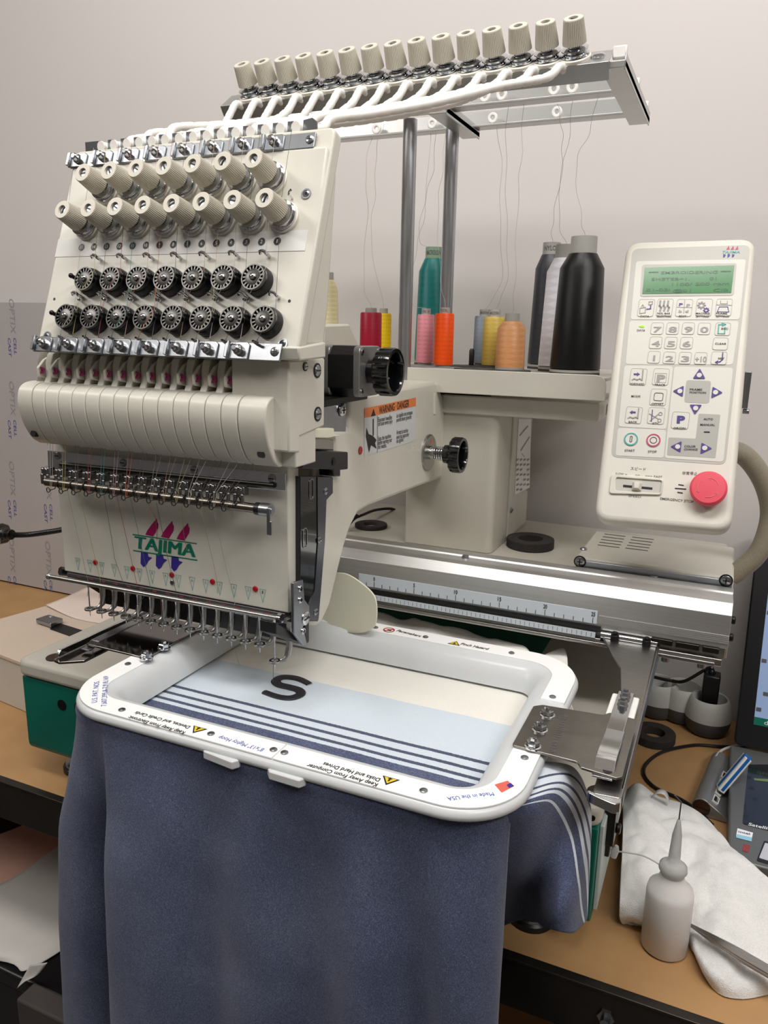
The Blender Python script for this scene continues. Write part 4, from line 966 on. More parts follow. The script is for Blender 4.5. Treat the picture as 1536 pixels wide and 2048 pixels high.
# loose threads rising from the spools to the rack
def up(name, pts, lab, col):
    q = catmull([P(u, v, y=y) for u, v, y in pts], 8); q = [p + V((.0012 * math.sin(i * .9), 0, 0)) for i, p in enumerate(q)]
    mb = MB(); mb.tube(q, .0002, 5); o = mb.build('rising_thread', thmat(col)); tag(o, 'thin thread rising from the %s spool to the rack' % lab, 'thread', 'threads rising to the rack')
G = (188, 184, 180)
def mk(name, pts, col=G):
    c, H, HC = SP[name]; top = V((c.x, c.y, c.z + HC)); d = top - CAM; cc = WX * d.x + WY * d.y + WZ * d.z
    y1 = .972 if len(pts) and pts[-1][1] > 215 else .885; n_ = len(pts)
    up(name, [(CXP + FPX * cc.x / cc.z, CYP + FPX * cc.y / cc.z, c.y)] + [(u, v, c.y + (y1 - c.y) * (i + 1) / n_) for i, (u, v) in enumerate(pts)], name, col)
mk('crimson', [(727, 560), (735, 420), (732, 330), (752, 247)], (190, 150, 155)); mk('yellow', [(742, 480), (750, 390), (753, 300), (768, 247)], (190, 180, 160))
mk('teal', [(838, 480), (850, 400), (868, 330), (870, 240)]); mk('pink', [(822, 600), (832, 500), (850, 420), (862, 240)])
mk('orange', [(880, 540), (876, 420), (886, 330), (892, 240)]); mk('grey', [(1003, 560), (1000, 440), (1002, 310), (985, 225)]); mk('gold', [(1014, 560), (1013, 440), (1012, 300), (1016, 185)])
mk('peach', [(1030, 560), (1036, 400), (1044, 290), (1046, 180)]); mk('white', [(1118, 440), (1124, 330), (1124, 260), (1115, 208)]); mk('black', [(1162, 430), (1152, 330), (1180, 260), (1200, 165)]); mk('charcoal', [(1105, 450), (1118, 370), (1140, 260), (1145, 170)])

# ================================================================= control panel
CP = thing('control_panel', (-0.05, 0.86, 0.27), 'cream control panel with green display, keypad and red emergency button', 'control panel')
o0 = P(1190, 1036, y=.765)
PF = Frame((0, .765, o0.z), (1, 0, 0), (0, .118, .265))
hull = rpoly([PF.px(1187, 1040), PF.px(1463, 1064), PF.px(1513, 474), PF.px(1253, 482)], .016, 8)
mb = MB(); mb.prism(hull, -.030, 0, PF.M); hs = mb.build('panel_housing', cream2, CP, bevel=.006, seg=5, smooth=50)
def k1(x, y): return (1180 + x / 4.315, 460 + y / 4.315)
def k2(x, y): return (1180 + x / 4.315, 730 + y / 4.315)
zonem = mat('panel_zone_white', (214, 212, 203), .4, var=.01); framem = mat('panel_frame_grey', (186, 184, 176), .4, var=.01); zgrey = mat('panel_zone_grey', (172, 171, 164), .4, var=.01)
def zone(mb, kf, pts, h, r=.003): mb.prism(rpoly([PF.px(*kf(*p)) for p in pts], r), -.001, h, PF.M)
mb = MB(); mb.prism(rpoly([PF.px(1222, 914), PF.px(1451, 930), PF.px(1501, 490), PF.px(1265, 498)], .007), -.001, .0003, PF.M); fp = mb.build('face_plate', framem, CP)
z1 = MB(); zone(z1, k1, [(352, 775), (1290, 775), (1345, 255), (398, 272)], .0006); z1.build('key_zone', zonem, fp)
z1 = MB(); zone(z1, k1, [(308, 1160), (1232, 1165), (1285, 787), (342, 785)], .0006); z1.build('key_zone', zonem, fp)
z1 = MB(); zone(z1, k2, [(246, 532), (658, 556), (718, 12), (298, 6)], .0006); z1.build('key_zone', zonem, fp)
z1 = MB(); zone(z1, k2, [(220, 782), (636, 803), (658, 562), (240, 545)], .0006); z1.build('key_zone', zonem, fp)
z1 = MB(); zone(z1, k2, [(644, 805), (1150, 838), (1235, 26), (728, 14)], .0006); z1.build('key_zone', zonem, fp)
z1 = MB(); zone(z1, k2, [(664, 780), (1083, 805), (1125, 430), (938, 422), (912, 638), (678, 626)], .0008, .0015); z1.build('key_zone', zgrey, fp)
z1 = MB(); zone(z1, k2, [(812, 325), (1028, 335), (1045, 140), (832, 132)], .0008, .003); z1.build('key_zone', zgrey, fp)
# display
lcd = mat('lcd_green', (66, 124, 74), .15, var=.02, emit=.08); lcdd = mat('lcd_dark', (44, 88, 54), .2, var=.02)
z1 = MB(); zone(z1, k1, [(432, 578), (1240, 568), (1266, 290), (452, 302)], .0010, .003); df = z1.build('display_frame', framem, CP)
z1 = MB(); zone(z1, k1, [(452, 556), (1218, 548), (1245, 310), (474, 330)], .0014, .0003); sc = z1.build('display', lcd, CP)
mb = MB()
for s, a, b in (('*** EMBROIDERING ***', (505, 388), (1215, 380)), ('SHETSB+1.        01', (530, 443), (1090, 437)), ('1100/ 200 rpm', (705, 488), (1200, 480)), ('01-03:', (485, 536), (690, 534)), ('@01       CI0', (715, 543), (1190, 536))):
    text(mb, PF, s, PF.px(*k1(*a)), PF.px(*k1(*b)), .0030, off=.0017, bold=.012)
mb.build('display_text', lcdd, sc)
# keys
def key(kf, cx, cy, wd, hg, prints, nm='key', r=.0025, line=True):
    c = PF.px(*kf(cx, cy)); a = PF.px(*kf(cx - wd / 2, cy)); b = PF.px(*kf(cx + wd / 2, cy)); W = b[0] - a[0]; a = PF.px(*kf(cx, cy + hg / 2)); b = PF.px(*kf(cx, cy - hg / 2)); H = b[1] - a[1]
    mb = MB(); mb.prism(rrect(W, H, r, c[0], c[1]), .0004, .0010, PF.M); ko = mb.build(nm, zonem, CP)
    if line:
        mb = MB(); mb.ring(rrect(W, H, r, c[0], c[1]), rrect(W - .0009, H - .0009, r * .9, c[0], c[1]), .0009, .0012, PF.M); mb.build('key_outline', mat_line, ko)
    for m, fn in prints:
        mb = MB(); fn(mb, kf); mb.build('key_print', m, ko)
mat_line = mat('key_line', (178, 176, 168), .4, var=.01)
def T_(s, cx, cy, wd, h, bold=.015, dy=.045):
    def f(mb, kf): text(mb, PF, s, PF.px(*kf(cx - wd / 2, cy - wd * .0)), PF.px(*kf(cx + wd / 2, cy + wd * .02)), h, off=.0014, bold=bold)
    return f
def L_(*segs, w=.0007):
    def f(mb, kf):
        for s in segs: loopline(mb, PF, [PF.px(*kf(*p)) for p in s], w, .0014, closed=False)
    return f
def Y_(*polys):
    def f(mb, kf):
        for s in polys: mb.flat(PF, [PF.px(*kf(*p)) for p in s], .0014)
    return f
def C_(cx, cy, r, w):
    def f(mb, kf):
        c = PF.px(*kf(cx, cy)); R = r / 4.315 * .00011; mb.ring(circ(R, 28, *c), circ(R - w, 28, *c), .0012, .0015, PF.M)
    return f
key(k1, 485, 675, 138, 150, [(prgrey, L_([(430, 725), (432, 680), (480, 672), (476, 720), (430, 725)], [(445, 665), (455, 650), (465, 665)], [(508, 650), (510, 625), (540, 622), (538, 645), (512, 650)])), (prviolet, L_([(525, 655), (522, 685), (492, 688)], w=.0012)), (prblack, T_('DATA', 473, 755, 75, .0018))])
key(k1, 645, 672, 138, 150, [(prgrey, L_(*[[(608 + d, 620), (602 + d, 660), (614 + d, 675), (606 + d, 700)] for d in (0, 34, 68)], w=.0018)), (prblack, lambda mb, kf: (T_('NDL BAR', 636, 731, 112, .0019)(mb, kf), T_('SELECTION', 637, 756, 124, .0019)(mb, kf)))])
key(k1, 813, 675, 138, 150, [(prviolet, T_('P', 783, 660, 32, .0030, .03)), (prgrey, lambda mb, kf: (L_([(750, 670), (880, 674)], [(818, 610), (808, 725)], w=.0004)(mb, kf), T_('p', 848, 660, 30, .003)(mb, kf), T_('b', 778, 718, 28, .003)(mb, kf), T_('d', 834, 718, 28, .003)(mb, kf))), (prblack, T_('EDIT', 799, 756, 64, .0019))])
def gear(cx, cy, r):
    def f(mb, kf):
        c = PF.px(*kf(cx, cy)); R = r * .000092
        for k in range(8): mb.box((R * .8, -R * .16, .0012), (R * 1.25, R * .16, .0015), PF.M @ M.Translation((c[0], c[1], 0)) @ M.Rotation(k * PI / 4, 4, 'Z'))
        mb.ring(circ(R * .95, 20, *c), circ(R * .5, 20, *c), .0012, .0015, PF.M)
    return f
key(k1, 985, 672, 138, 150, [(prgrey, gear(962, 655, 36)), (prviolet, gear(1003, 697, 26)), (prblack, lambda mb, kf: (T_('MACHINE', 973, 732, 120, .0019)(mb, kf), T_('SETTING', 968, 756, 112, .0019)(mb, kf)))])
key(k1, 1155, 672, 138, 150, [(prgrey, L_([(1128, 615), (1126, 640), (1184, 642), (1186, 617)], [(1090, 650), (1222, 654)], w=.0005)), (prviolet, L_([(1098, 710), (1116, 668), (1188, 668), (1198, 712), (1098, 710)], w=.0006)), (prblack, lambda mb, kf: (T_('FRAME', 1135, 732, 96, .0019)(mb, kf), T_('SETTING', 1141, 756, 112, .0019)(mb, kf)))])
for s, cx, cy in (('7', 580, 853), ('8', 713, 853), ('9', 848, 853), ('0', 985, 855), ('4', 567, 975), ('5', 698, 977), ('6', 833, 978), ('1', 552, 1100), ('2', 685, 1105), ('3', 820, 1107), ('+10', 955, 1110)):
    key(k1, cx, cy, 108, 104, [(prgrey, T_(s, cx - 1, cy + 33, {'1': 18, '+10': 98}.get(s, 70), .0058, .022))])
key(k1, 1145, 858, 132, 112, [(prteal, L_([(1150, 820), (1112, 822), (1104, 898), (1160, 900), (1166, 845)], [(1140, 808), (1168, 820), (1142, 832)], w=.0010)), (prblack, T_('ESC', 1162, 864, 58, .0019))])
key(k1, 1125, 985, 132, 108, [(prblack, T_('CLEAR', 1127, 993, 98, .0019))])
key(k1, 1113, 1108, 136, 112, [(prviolet, L_([(1146, 1065), (1140, 1125), (1120, 1142), (1086, 1146)], [(1102, 1135), (1084, 1146), (1100, 1156)], w=.0010)), (prblack, T_('SET', 1132, 1120, 56, .0018))])
mb = MB(); Y_([(418, 833), (445, 826), (470, 830), (468, 844), (440, 842)])(mb, k1); mb.build('data_lamp', mat('lime_lamp', (150, 235, 20), .3, var=.02, emit=.6), fp)
for kf_, args in ((k1, ('DATA', 441, 876, 70, .0019)), (k2, ('START', 343, 748, 88, .0021)), (k2, ('STOP', 538, 758, 76, .0021)), (k2, ('FRAME', 914, 222, 108, .0020)), (k2, ('POSITION', 930, 248, 142, .0020)), (k2, ('AUTO', 1020, 478, 80, .0020)), (k2, ('MANUAL', 1015, 526, 128, .0020)),
                  (k2, ('COLOR', 863, 712, 98, .0020)), (k2, ('CHANGE', 870, 738, 118, .0020)), (k2, ('ORIGIN', 772, 557, 104, .0021)), (k2, ('MODE', 396, 280, 78, .0020))):
    mb = MB(); T_(*args)(mb, kf_); mb.build('face_print', prblack, fp)
mb = MB(); Y_([(983, 576), (1034, 577), (1034, 586), (983, 585)])(mb, k2); mb.build('face_mark', prblack, fp)
key(k2, 418, 105, 142, 145, [(prviolet, Y_([(378, 76), (408, 77), (408, 67), (432, 84), (406, 101), (407, 91), (378, 90)])), (prgrey, L_([(458, 48), (450, 135)], [(366, 132), (382, 124), (408, 132), (430, 124), (448, 134)], w=.0012)), (prblack, T_('FORWARD', 407, 174, 120, .0019))])
key(k2, 612, 105, 138, 145, [(prgrey, lambda mb, kf: (T_('P', 610, 148, 72, .0072, .05)(mb, kf), L_([(566, 75), (662, 76), (655, 155), (558, 152), (566, 75)], w=.0003)(mb, kf))), (prblack, T_('TRACE', 601, 182, 90, .0020))])
key(k2, 590, 280, 140, 145, [(prdk, lambda mb, kf: mb.ring(rrect(.0088, .0085, .002, *PF.px(*kf(592, 278))), rrect(.0078, .0075, .0016, *PF.px(*kf(592, 278))), .0012, .0015, PF.M)), (prblack, T_('OFFSET', 583, 347, 104, .0020))])
key(k2, 378, 435, 142, 145, [(prviolet, Y_([(342, 412), (368, 395), (367, 404), (396, 405), (395, 420), (366, 418), (366, 428)])), (prgrey, L_([(421, 380), (412, 465)], [(330, 462), (348, 454), (372, 463), (396, 455), (412, 465)], w=.0012)), (prblack, T_('BACK', 371, 503, 74, .0020))])
key(k2, 572, 440, 145, 145, [(prgrey, lambda mb, kf: (L_([(515, 425), (590, 470)], [(520, 485), (595, 425)], w=.0009)(mb, kf), C_(608, 425, 75, .0006)(mb, kf), C_(600, 482, 75, .0006)(mb, kf))), (prviolet, L_([(540, 392), (530, 490)], w=.0008)), (prblack, T_('ATH', 562, 514, 52, .0020))])
key(k2, 780, 480, 150, 148, [(prviolet, T_('P', 783, 503, 70, .0070, .06))])
def tri_key(cx, cy, pts):
    c = PF.px(*k2(cx, cy)); mb = MB(); mb.prism(rpoly([PF.px(*k2(*p)) for p in pts], .0008), .0004, .0014, PF.M); ko = mb.build('arrow_key', prviolet, CP); mb = MB(); mb.prism(circ(.00235, 20, *c), .0013, .0018, PF.M); mb.build('key_button', zonem, ko)
tri_key(943, 92, [(887, 120), (995, 122), (948, 33)]); tri_key(776, 230, [(714, 228), (800, 278), (810, 182)]); tri_key(1083, 240, [(1045, 290), (1146, 242), (1058, 190)]); tri_key(912, 377, [(860, 345), (966, 347), (905, 432)])
tri_key(757, 708, [(694, 707), (780, 758), (792, 660)]); tri_key(990, 720, [(952, 772), (1054, 724), (962, 672)])
for cx, cy, m, inner in ((355, 643, prteal, 'I'), (548, 653, prpink, 'O')):
    c = PF.px(*k2(cx, cy)); mb = MB(); mb.prism(circ(.0068, 36, *c), .0004, .0013, PF.M); ko = mb.build('round_key', zonem, CP)
    mb = MB(); mb.ring(circ(.0066, 36, *c), circ(.0054, 36, *c), .0012, .0017, PF.M); mb.build('key_ring', m, ko)
    mb = MB()
    if inner == 'I': mb.ring(rrect(.0024, .0064, .0011, *c), rrect(.0012, .0052, .0005, *c), .0012, .0016, PF.M)
    else: mb.ring(circ(.0034, 28, *c), circ(.0028, 28, *c), .0012, .0016, PF.M)
    mb.build('key_print', prblack, ko)
mb = MB(); screw_c = PF.px(*k1(1220, 185))
for d in (0, 38, 76): mb.flat(PF, [PF.px(*k1(x + d, y)) for x, y in ((1175, 172), (1198, 138), (1205, 170))], .0006)
mb.build('logo_flames', prpink, fp)
mb = MB()
for d in (0, 38, 76): mb.flat(PF, [PF.px(*k1(x + d, y)) for x, y in ((1148, 240), (1150, 210), (1172, 214), (1165, 232))], .0006)
mb.build('logo_drops', prblue, fp)
mb = MB(); text(mb, PF, 'TAJIMA', PF.px(*k1(1140, 203)), PF.px(*k1(1292, 203)), .0026, off=.0006, bold=.01, shear=.2); mb.build('logo_lettering', prteal, fp)
# lower part: speed slider, speaker marks, emergency stop
mb = MB(); mb.prism(rpoly([PF.px(*k2(*p)) for p in ((215, 1090), (612, 1118), (628, 1000), (220, 968))], .002), -.001, .0004, PF.M); sp_ = mb.build('speed_slot', mat('slot_cream', (196, 193, 184), .4, var=.01), CP)
mb = MB(); mb.ring(rpoly([PF.px(*k2(*p)) for p in ((165, 1112), (615, 1125), (635, 990), (185, 945))], .003), rpoly([PF.px(*k2(*p)) for p in ((222, 1088), (606, 1112), (622, 1002), (226, 972))], .002), -.001, .0022, PF.M); mb.build('slot_rim', cream2, sp_, bevel=.0007)
mb = MB(); mb.flat(PF, [PF.px(*k2(*p)) for p in ((285, 1055), (538, 1078), (540, 1058), (287, 1034))], .0006); mb.build('slot_gap', prblack, sp_)
mb = MB(); c = PF.px(*k2(405, 1050)); Tk = PF.at(c[0], c[1]); mb.add([(-.0048, -.0044, 0), (.0048, -.0044, 0), (.0048, .0044, 0), (-.0048, .0044, 0), (-.0022, -.003, .006), (.0022, -.003, .006), (.0022, .003, .006), (-.0022, .003, .006)], [(3, 2, 1, 0), (4, 5, 6, 7), (0, 1, 5, 4), (1, 2, 6, 5), (2, 3, 7, 6), (3, 0, 4, 7)], Tk); mb.build('speed_slider', cream2, sp_, bevel=.0006)
mb = MB()
for s, cx, cy, wd, h in (('SLOW', 256, 948, 72, .0021), ('>', 312, 951, 20, .0016), ('>>', 410, 957, 40, .0016), ('>>>', 507, 965, 60, .0016), ('FAST', 587, 973, 72, .0021), ('スピード', 415, 908, 132, .0026), ('SPEED', 386, 1142, 108, .0022)):
    text(mb, PF, s, PF.px(*k2(cx - wd / 2, cy - wd * .03)), PF.px(*k2(cx + wd / 2, cy + wd * .04)), h, off=.0003, bold=.002)
mb.build('speed_print', prdk, CP)
mb = MB(); text(mb, PF, 'EMERGENCY STOP', PF.px(*k2(605, 1163)), PF.px(*k2(893, 1192)), .0024, off=.0003, bold=.004); text(mb, PF, '非常停止', PF.px(*k2(795, 945)), PF.px(*k2(925, 950)), .0026, off=.0003)
for x0, x1, y in ((762, 810, 1032), (733, 830, 1064), (754, 800, 1098)): mb.flat(PF, [PF.px(*k2(x0, y + 6)), PF.px(*k2(x1, y + 13)), PF.px(*k2(x1, y + 3)), PF.px(*k2(x0, y - 4))], .0003)
mb.build('lower_print', prblack, CP)
bc = PF.px(*k2(1020, 1090)); Tb = PF.at(*bc)
mb = MB(); mb.lathe([(.010, 0), (.010, .006), (.0150, .007), (.0165, .009), (.0165, .012), (.0145, .0142), (0, .0152)], Tb, 40); eb = mb.build('emergency_button', mat('emergency_red', (226, 82, 98), .45, var=.03), CP)
mb = MB()
for k in range(3):
    a0 = k * 2 * PI / 3 + .35; pts = [Tb @ V((.0092 * math.cos(a0 + t * .16), .0092 * math.sin(a0 + t * .16), .0149)) for t in range(9)]; mb.tube(pts, .00022, 5); e = pts[-1]
    mb.tube([Tb @ V((.0075 * math.cos(a0 + 1.1), .0075 * math.sin(a0 + 1.1), .015)), e, Tb @ V((.0108 * math.cos(a0 + 1.1), .0108 * math.sin(a0 + 1.1), .0147))], .00022, 5)
mb.build('button_arrows', mat('button_line', (235, 140, 145), .5, var=.01), eb)
mb = MB(); q = PF.hit(1495, 780, -.024); mb.box((q.x - .008, q.y - .004, q.z - .018), (q.x + .002, q.y + .008, q.z + .018)); mb.cyl(q + V((-.002, 0, -.021)), q + V((.004, 0, -.021)), .0025); mb.build('side_bracket', zinc, CP, bevel=.0006)
mb = MB(); mb.box((-.134, .955, .455), (-.05, .962, .468)); mb.box((-.075, .875, .455), (-.035, .962, .468)); mb.build('mount_bracket', grey_panel, CP, bevel=.001)

# ================================================================= hoop carriage brackets
CB = thing('hoop_carriage', (-0.07, 0.64, 0.15), 'polished steel carriage brackets that hold the hoop at both sides', 'bracket')
zb = .2455
mb = MB(); mb.prism(rpoly([(-.0936, .779), (-.0393, .779), (-.0365, .488), (-.0555, .486), (-.0568, .642), (-.0656, .706), (-.0771, .733)], [.001, .001, .004, .004, .004, .002, .002]), zb - .0025, zb)
ba = mb.build('right_bracket', steel, CB, bevel=.0006)
mb = MB(); mb.box((-.0385, .50, zb - .016), (-.0365, .778, zb)); mb.build('bracket_flange', steel, ba, bevel=.0005)
mb = MB(); mb.cyl((-.0945, .7765, zb + .0015), (-.0388, .7765, zb + .0015), .0035, n=14); mb.box((-.0945, .774, zb - .01), (-.0388, .779, zb + .002)); mb.build('bracket_rib', chrome, ba)
for x in (-.080, -.049):
    mb = MB(); mb.cyl((x, .771, zb), (x, .771, zb + .006), .0042); mb.cyl((x, .771, zb + .006), (x, .771, zb + .009), .0026); mb.build('bracket_bolt', blackm, ba, bevel=.0005)
mb = MB(); mb.prism(rpoly([(-.063, .562), (-.041, .562), (-.041, .632), (-.063, .632)], .002), zb + .0035, zb + .0075); bl = mb.build('clip_base', whitep, CB, bevel=.0008)
mb = MB(); mb.box((-.0585, .5625, zb + .0076), (-.0455, .634, zb + .0096)); mb.xprism([(.564, zb + .0076), (.564, zb + .0096), (.52, zb + .0130), (.512, zb + .0125), (.505, zb + .0072), (.500, zb + .0060), (.498, zb + .0065), (.498, zb + .005), (.504, zb + .0052), (.512, zb + .0105), (.52, zb + .0115)], -.0585, -.0445); mb.build('spring_clip', chrome, bl, bevel=.0004)
for y in (.608, .625):
    mb = MB(); T = M.Translation((-.052, y, zb + .0096)); mb.lathe([(.0044, 0), (.0044, .001), (.0038, .0012), (.0038, .0042), (.0022, .0046), (.0022, .0068), (0, .007)], T, 6); mb.build('clip_nut', zinc, bl)
mb = MB(); mb.prism(rpoly([(-.066, .489), (-.040, .480), (-.0365, .484), (-.0365, .492)], .003), zb - .008, zb - .0005); mb.build('bracket_tip', chrome, CB, bevel=.0015)
# left bracket, mirrored polished plate with black lever
mb = MB(); mb.prism(rpoly([(-.548, .484), (-.538, .482), (-.520, .495), (-.520, .775), (-.548, .775)], .004), zb - .0025, zb); lb = mb.build('left_bracket', mat('dark_chrome', (138, 134, 131), .12, 1.0, var=.05), CB, bevel=.0006)
mb = MB(); mb.xprism(rpoly([(.486, zb + .001), (.775, zb + .001), (.775, zb + .007), (.492, zb + .007)], .003), -.548, -.545); mb.build('bracket_flange', chrome, lb, bevel=.0008)
mb = MB(); mb.box((-.536, .52, zb + .006), (-.526, .64, zb + .0085)); mb.xprism([(.521, zb + .0065), (.521, zb + .0085), (.511, zb + .004), (.507, zb + .0045), (.507, zb + .003), (.511, zb + .0025)], -.536, -.526); mb.build('spring_clip', zinc, lb, bevel=.0004)

# ================================================================= magnetic embroidery hoop
HC_ = V((-.2885, .556)); hx, hy, HR = .1945, .138, .052
def hoop_path(d, n=14):
    pts = []; r = max(HR - d, .012); a, b = hx - d, hy - d
    for cx, cy, a0 in ((a - r, -(b - r), -PI / 2), (a - r, b - r, 0), (-(a - r), b - r, PI / 2), (-(a - r), -(b - r), PI)):
        for k in range(n + 1):
            t = a0 + PI / 2 * k / n; pts.append((HC_.x + cx + r * math.cos(t), HC_.y + cy + r * math.sin(t)))
    return pts
def loft(mb, prof):
    rings = [hoop_path(d) for d, z in prof]; n = len(rings[0]); vs = []; fs = []
    for (d, z), r in zip(prof, rings): vs += [(x, y, z) for x, y in r]
    for i in range(len(prof)):
        j = (i + 1) % len(prof)
        for k in range(n): l = (k + 1) % n; fs.append((i * n + k, j * n + k, j * n + l, i * n + l))
    mb.add(vs, [f[::-1] for f in fs])
ZH = .250
EH = thing('embroidery_hoop', (HC_.x, HC_.y, .208), 'white magnetic embroidery hoop with printed warning strips', 'embroidery hoop')
mb = MB(); loft(mb, [(.0015, .2412), (0, .2428), (0, .2455), (.0012, .2480), (.0035, .2495), (.006, ZH), (.022, ZH), (.029, .2488), (.035, .2445), (.0395, .236), (.042, .2262)]); mb.build('upper_ring', hoopm, EH, smooth=60)
mb = MB(); loft(mb, [(.010, .212), (.010, .2222), (.040, .2222), (.040, .212)]); mb.build('lower_ring', hoopm, EH, bevel=.002)
HF = Frame((0, 0, ZH), (1, 0, 0), (0, 1, 0))
N1 = 15
def strip_poly(i0, i1, d0, d1, pre=None, post=None):
    a = hoop_path(d0); b = hoop_path(d1); n = len(a); ia = [a[i % n] for i in range(i0, i1 + 1)]; ib = [b[i % n] for i in range(i0, i1 + 1)]
    if pre: ia = [(pre[0], a[i0 % n][1]) if pre[1] is None else (a[i0 % n][0], pre[1])] + ia; ib = [(pre[0], b[i0 % n][1]) if pre[1] is None else (b[i0 % n][0], pre[1])] + ib
    if post: ia += [(post[0], a[i1 % n][1]) if post[1] is None else (a[i1 % n][0], post[1])]; ib += [(post[0], b[i1 % n][1]) if post[1] is None else (b[i1 % n][0], post[1])]
    return ia, ib
def strip(pp):
    ia, ib = pp; n = len(ia); mb = MB(); vs = [(x, y, ZH - .0004) for x, y in ia + ib] + [(x, y, ZH + .0009) for x, y in ia + ib]; fs = []
    for k in range(n - 1): fs += [(2 * n + k, 2 * n + k + 1, 3 * n + k + 1, 3 * n + k), (k, 2 * n + k, 2 * n + k + 1, k + 1)[::-1], (n + k, n + k + 1, 3 * n + k + 1, 3 * n + k)[::-1]]
    fs += [(0, n, 3 * n, 2 * n), (n - 1, 3 * n - 1, 4 * n - 1, 2 * n - 1)]
    mb.add(vs, fs); bm = mb.build('label_strip', stripm, EH, bevel=.0003); return bm
xm = HF.px(559, 1505)[0]
s_fr = strip(strip_poly(0, 14, .0030, .0235, pre=(xm + .0006, None), post=(None, .512)))
s_b = strip(strip_poly(15, 44, .0030, .0235, pre=(None, .598), post=(None, .60)))
s_fl = strip(strip_poly(45, 59, .0030, .0235, pre=(None, .512), post=(xm - .0006, None)))
rv = None
for u, v in ((256, 1330), (244, 1422), (422, 1470), (547, 1502), (569, 1508), (847, 1584), (1049, 1518), (1105, 1396), (1023, 1308), (851, 1276), (751, 1257)):
    q = HF.hit(u, v); T = M.Translation((q.x, q.y, ZH + .0008))
    if rv is None: mb = MB(); mb.lathe([(.0030, 0), (.0028, .0008), (.0016, .0015), (0, .0017)], None, 18); rv = mb.build('rivet', zinc, EH, T)
    else: inst(rv, T, EH)
# finger tabs on the front edge
FTb = Frame((0, 0, .2430), (1, 0, 0), (0, 1, 0))
pts = [(404, 1470), (407, 1504), (463, 1526), (478, 1522), (494, 1509), (508, 1513), (533, 1531), (538, 1545), (598, 1563), (611, 1558), (624, 1545), (640, 1520)]
mb = MB(); mb.prism(rpoly([FTb.px(*p) for p in pts], .002), -.006, .0010, FTb.M); mb.build('finger_tab', hoopm, EH, bevel=.0015)
# printing, read from the far side
def htext(mb, s, u0, v0, u1, v1, h, **k): text(mb, HF, s, HF.px(u0, v0), HF.px(u1, v1), h, off=.0011, **k)
mb = MB(); htext(mb, 'Keep Away From Electronic', 372, 1466, 261, 1434, .0042, bold=.018); htext(mb, 'Devices, and Credit Cards', 382, 1455, 274, 1425, .0042, bold=.018); mb.build('strip_print', prblack, s_fl)
mb = MB(); htext(mb, '8"x13" Mighty Hoop', 530, 1500, 441, 1474, .0046); mb.build('strip_print_blue', prhoop, s_fl); mb = MB(); htext(mb, 'U.S. PAT. NOS.', 194, 1407, 199, 1364, .0044); htext(mb, '7,607,399 & 7,918,169', 213, 1414, 217, 1354, .0042); mb.build('strip_print_blue', prhoop, s_fl)
mb = MB(); htext(mb, 'Keep Away From Computer', 757, 1570, 617, 1530, .0042, bold=.018); htext(mb, 'Disks and Hard Drives', 762, 1560, 649, 1527, .0042, bold=.018); mb.build('strip_print', prblack, s_fr)
mb = MB(); htext(mb, 'Made in the USA', 985, 1587, 893, 1597, .0042); mb.build('strip_print_blue', prhoop, s_fr)
mb = MB(); mb.flat(HF, [HF.px(*p) for p in ((989, 1572), (1015, 1564), (1028, 1575), (1003, 1588))], .0011); mb.build('flag_print', flagred, s_fr)
mb = MB(); mb.flat(HF, [HF.px(*p) for p in ((1013, 1573), (1021, 1569), (1028, 1575), (1018, 1579))], .0013); mb.build('flag_canton', prblue, s_fr)
mb = MB(); htext(mb, 'Pacemakers', 792, 1264, 840, 1276, .0050, bold=.02, shear=.2); mb.build('strip_print', prblack, s_b); mb = MB(); htext(mb, 'Pinch Hazard', 920, 1291, 976, 1302, .0050, bold=.02, shear=.2); mb.build('strip_print', prblack, s_b)
def warn(u, v, sd, parent, r=.0065):
    c = HF.px(u, v); tr = [(c[0] + r * 1.15 * math.cos(a), c[1] + r * math.sin(a)) for a in (sd * PI / 2, sd * PI / 2 + 2.09, sd * PI / 2 + 4.19)]
    m1 = MB(); m1.flat(HF, tr, .0011); wo = m1.build('warning_triangle', prblack, parent); m2 = MB(); m2.flat(HF, [(c[0] + (x - c[0]) * .72, c[1] + (y - c[1]) * .72) for x, y in tr], .0013); m2.build('triangle_fill', pryellow, parent)
    m3 = MB(); m3.flat(HF, rrect(.0012, .004, .0003, c[0], c[1]), .0015); m3.flat(HF, rrect(.0032, .0009, .0003, c[0], c[1] - sd * .0012), .0015); m3.build('triangle_mark', prblack, parent)
warn(396, 1461, -1, s_fl); warn(779, 1563, -1, s_fr); warn(909, 1289, 1, s_b)
c = HF.px(778, 1262); mb = MB(); mb.ring(circ(.0060, 28, *c), circ(.0048, 28, *c), .001, .0013, HF.M); mb.box((-.005, -.0006, .001), (.005, .0006, .0013), HF.M @ M.Translation((c[0], c[1], 0)) @ M.Rotation(.8, 4, 'Z')); mb.build('forbid_ring', redm, s_b); mb = MB(); mb.flat(HF, [(c[0] - .0028, c[1] - .002), (c[0] + .0026, c[1] - .0015), (c[0] + .0024, c[1] + .002), (c[0] - .002, c[1] + .0022)], .0009); mb.build('forbid_mark', prblack, s_b)
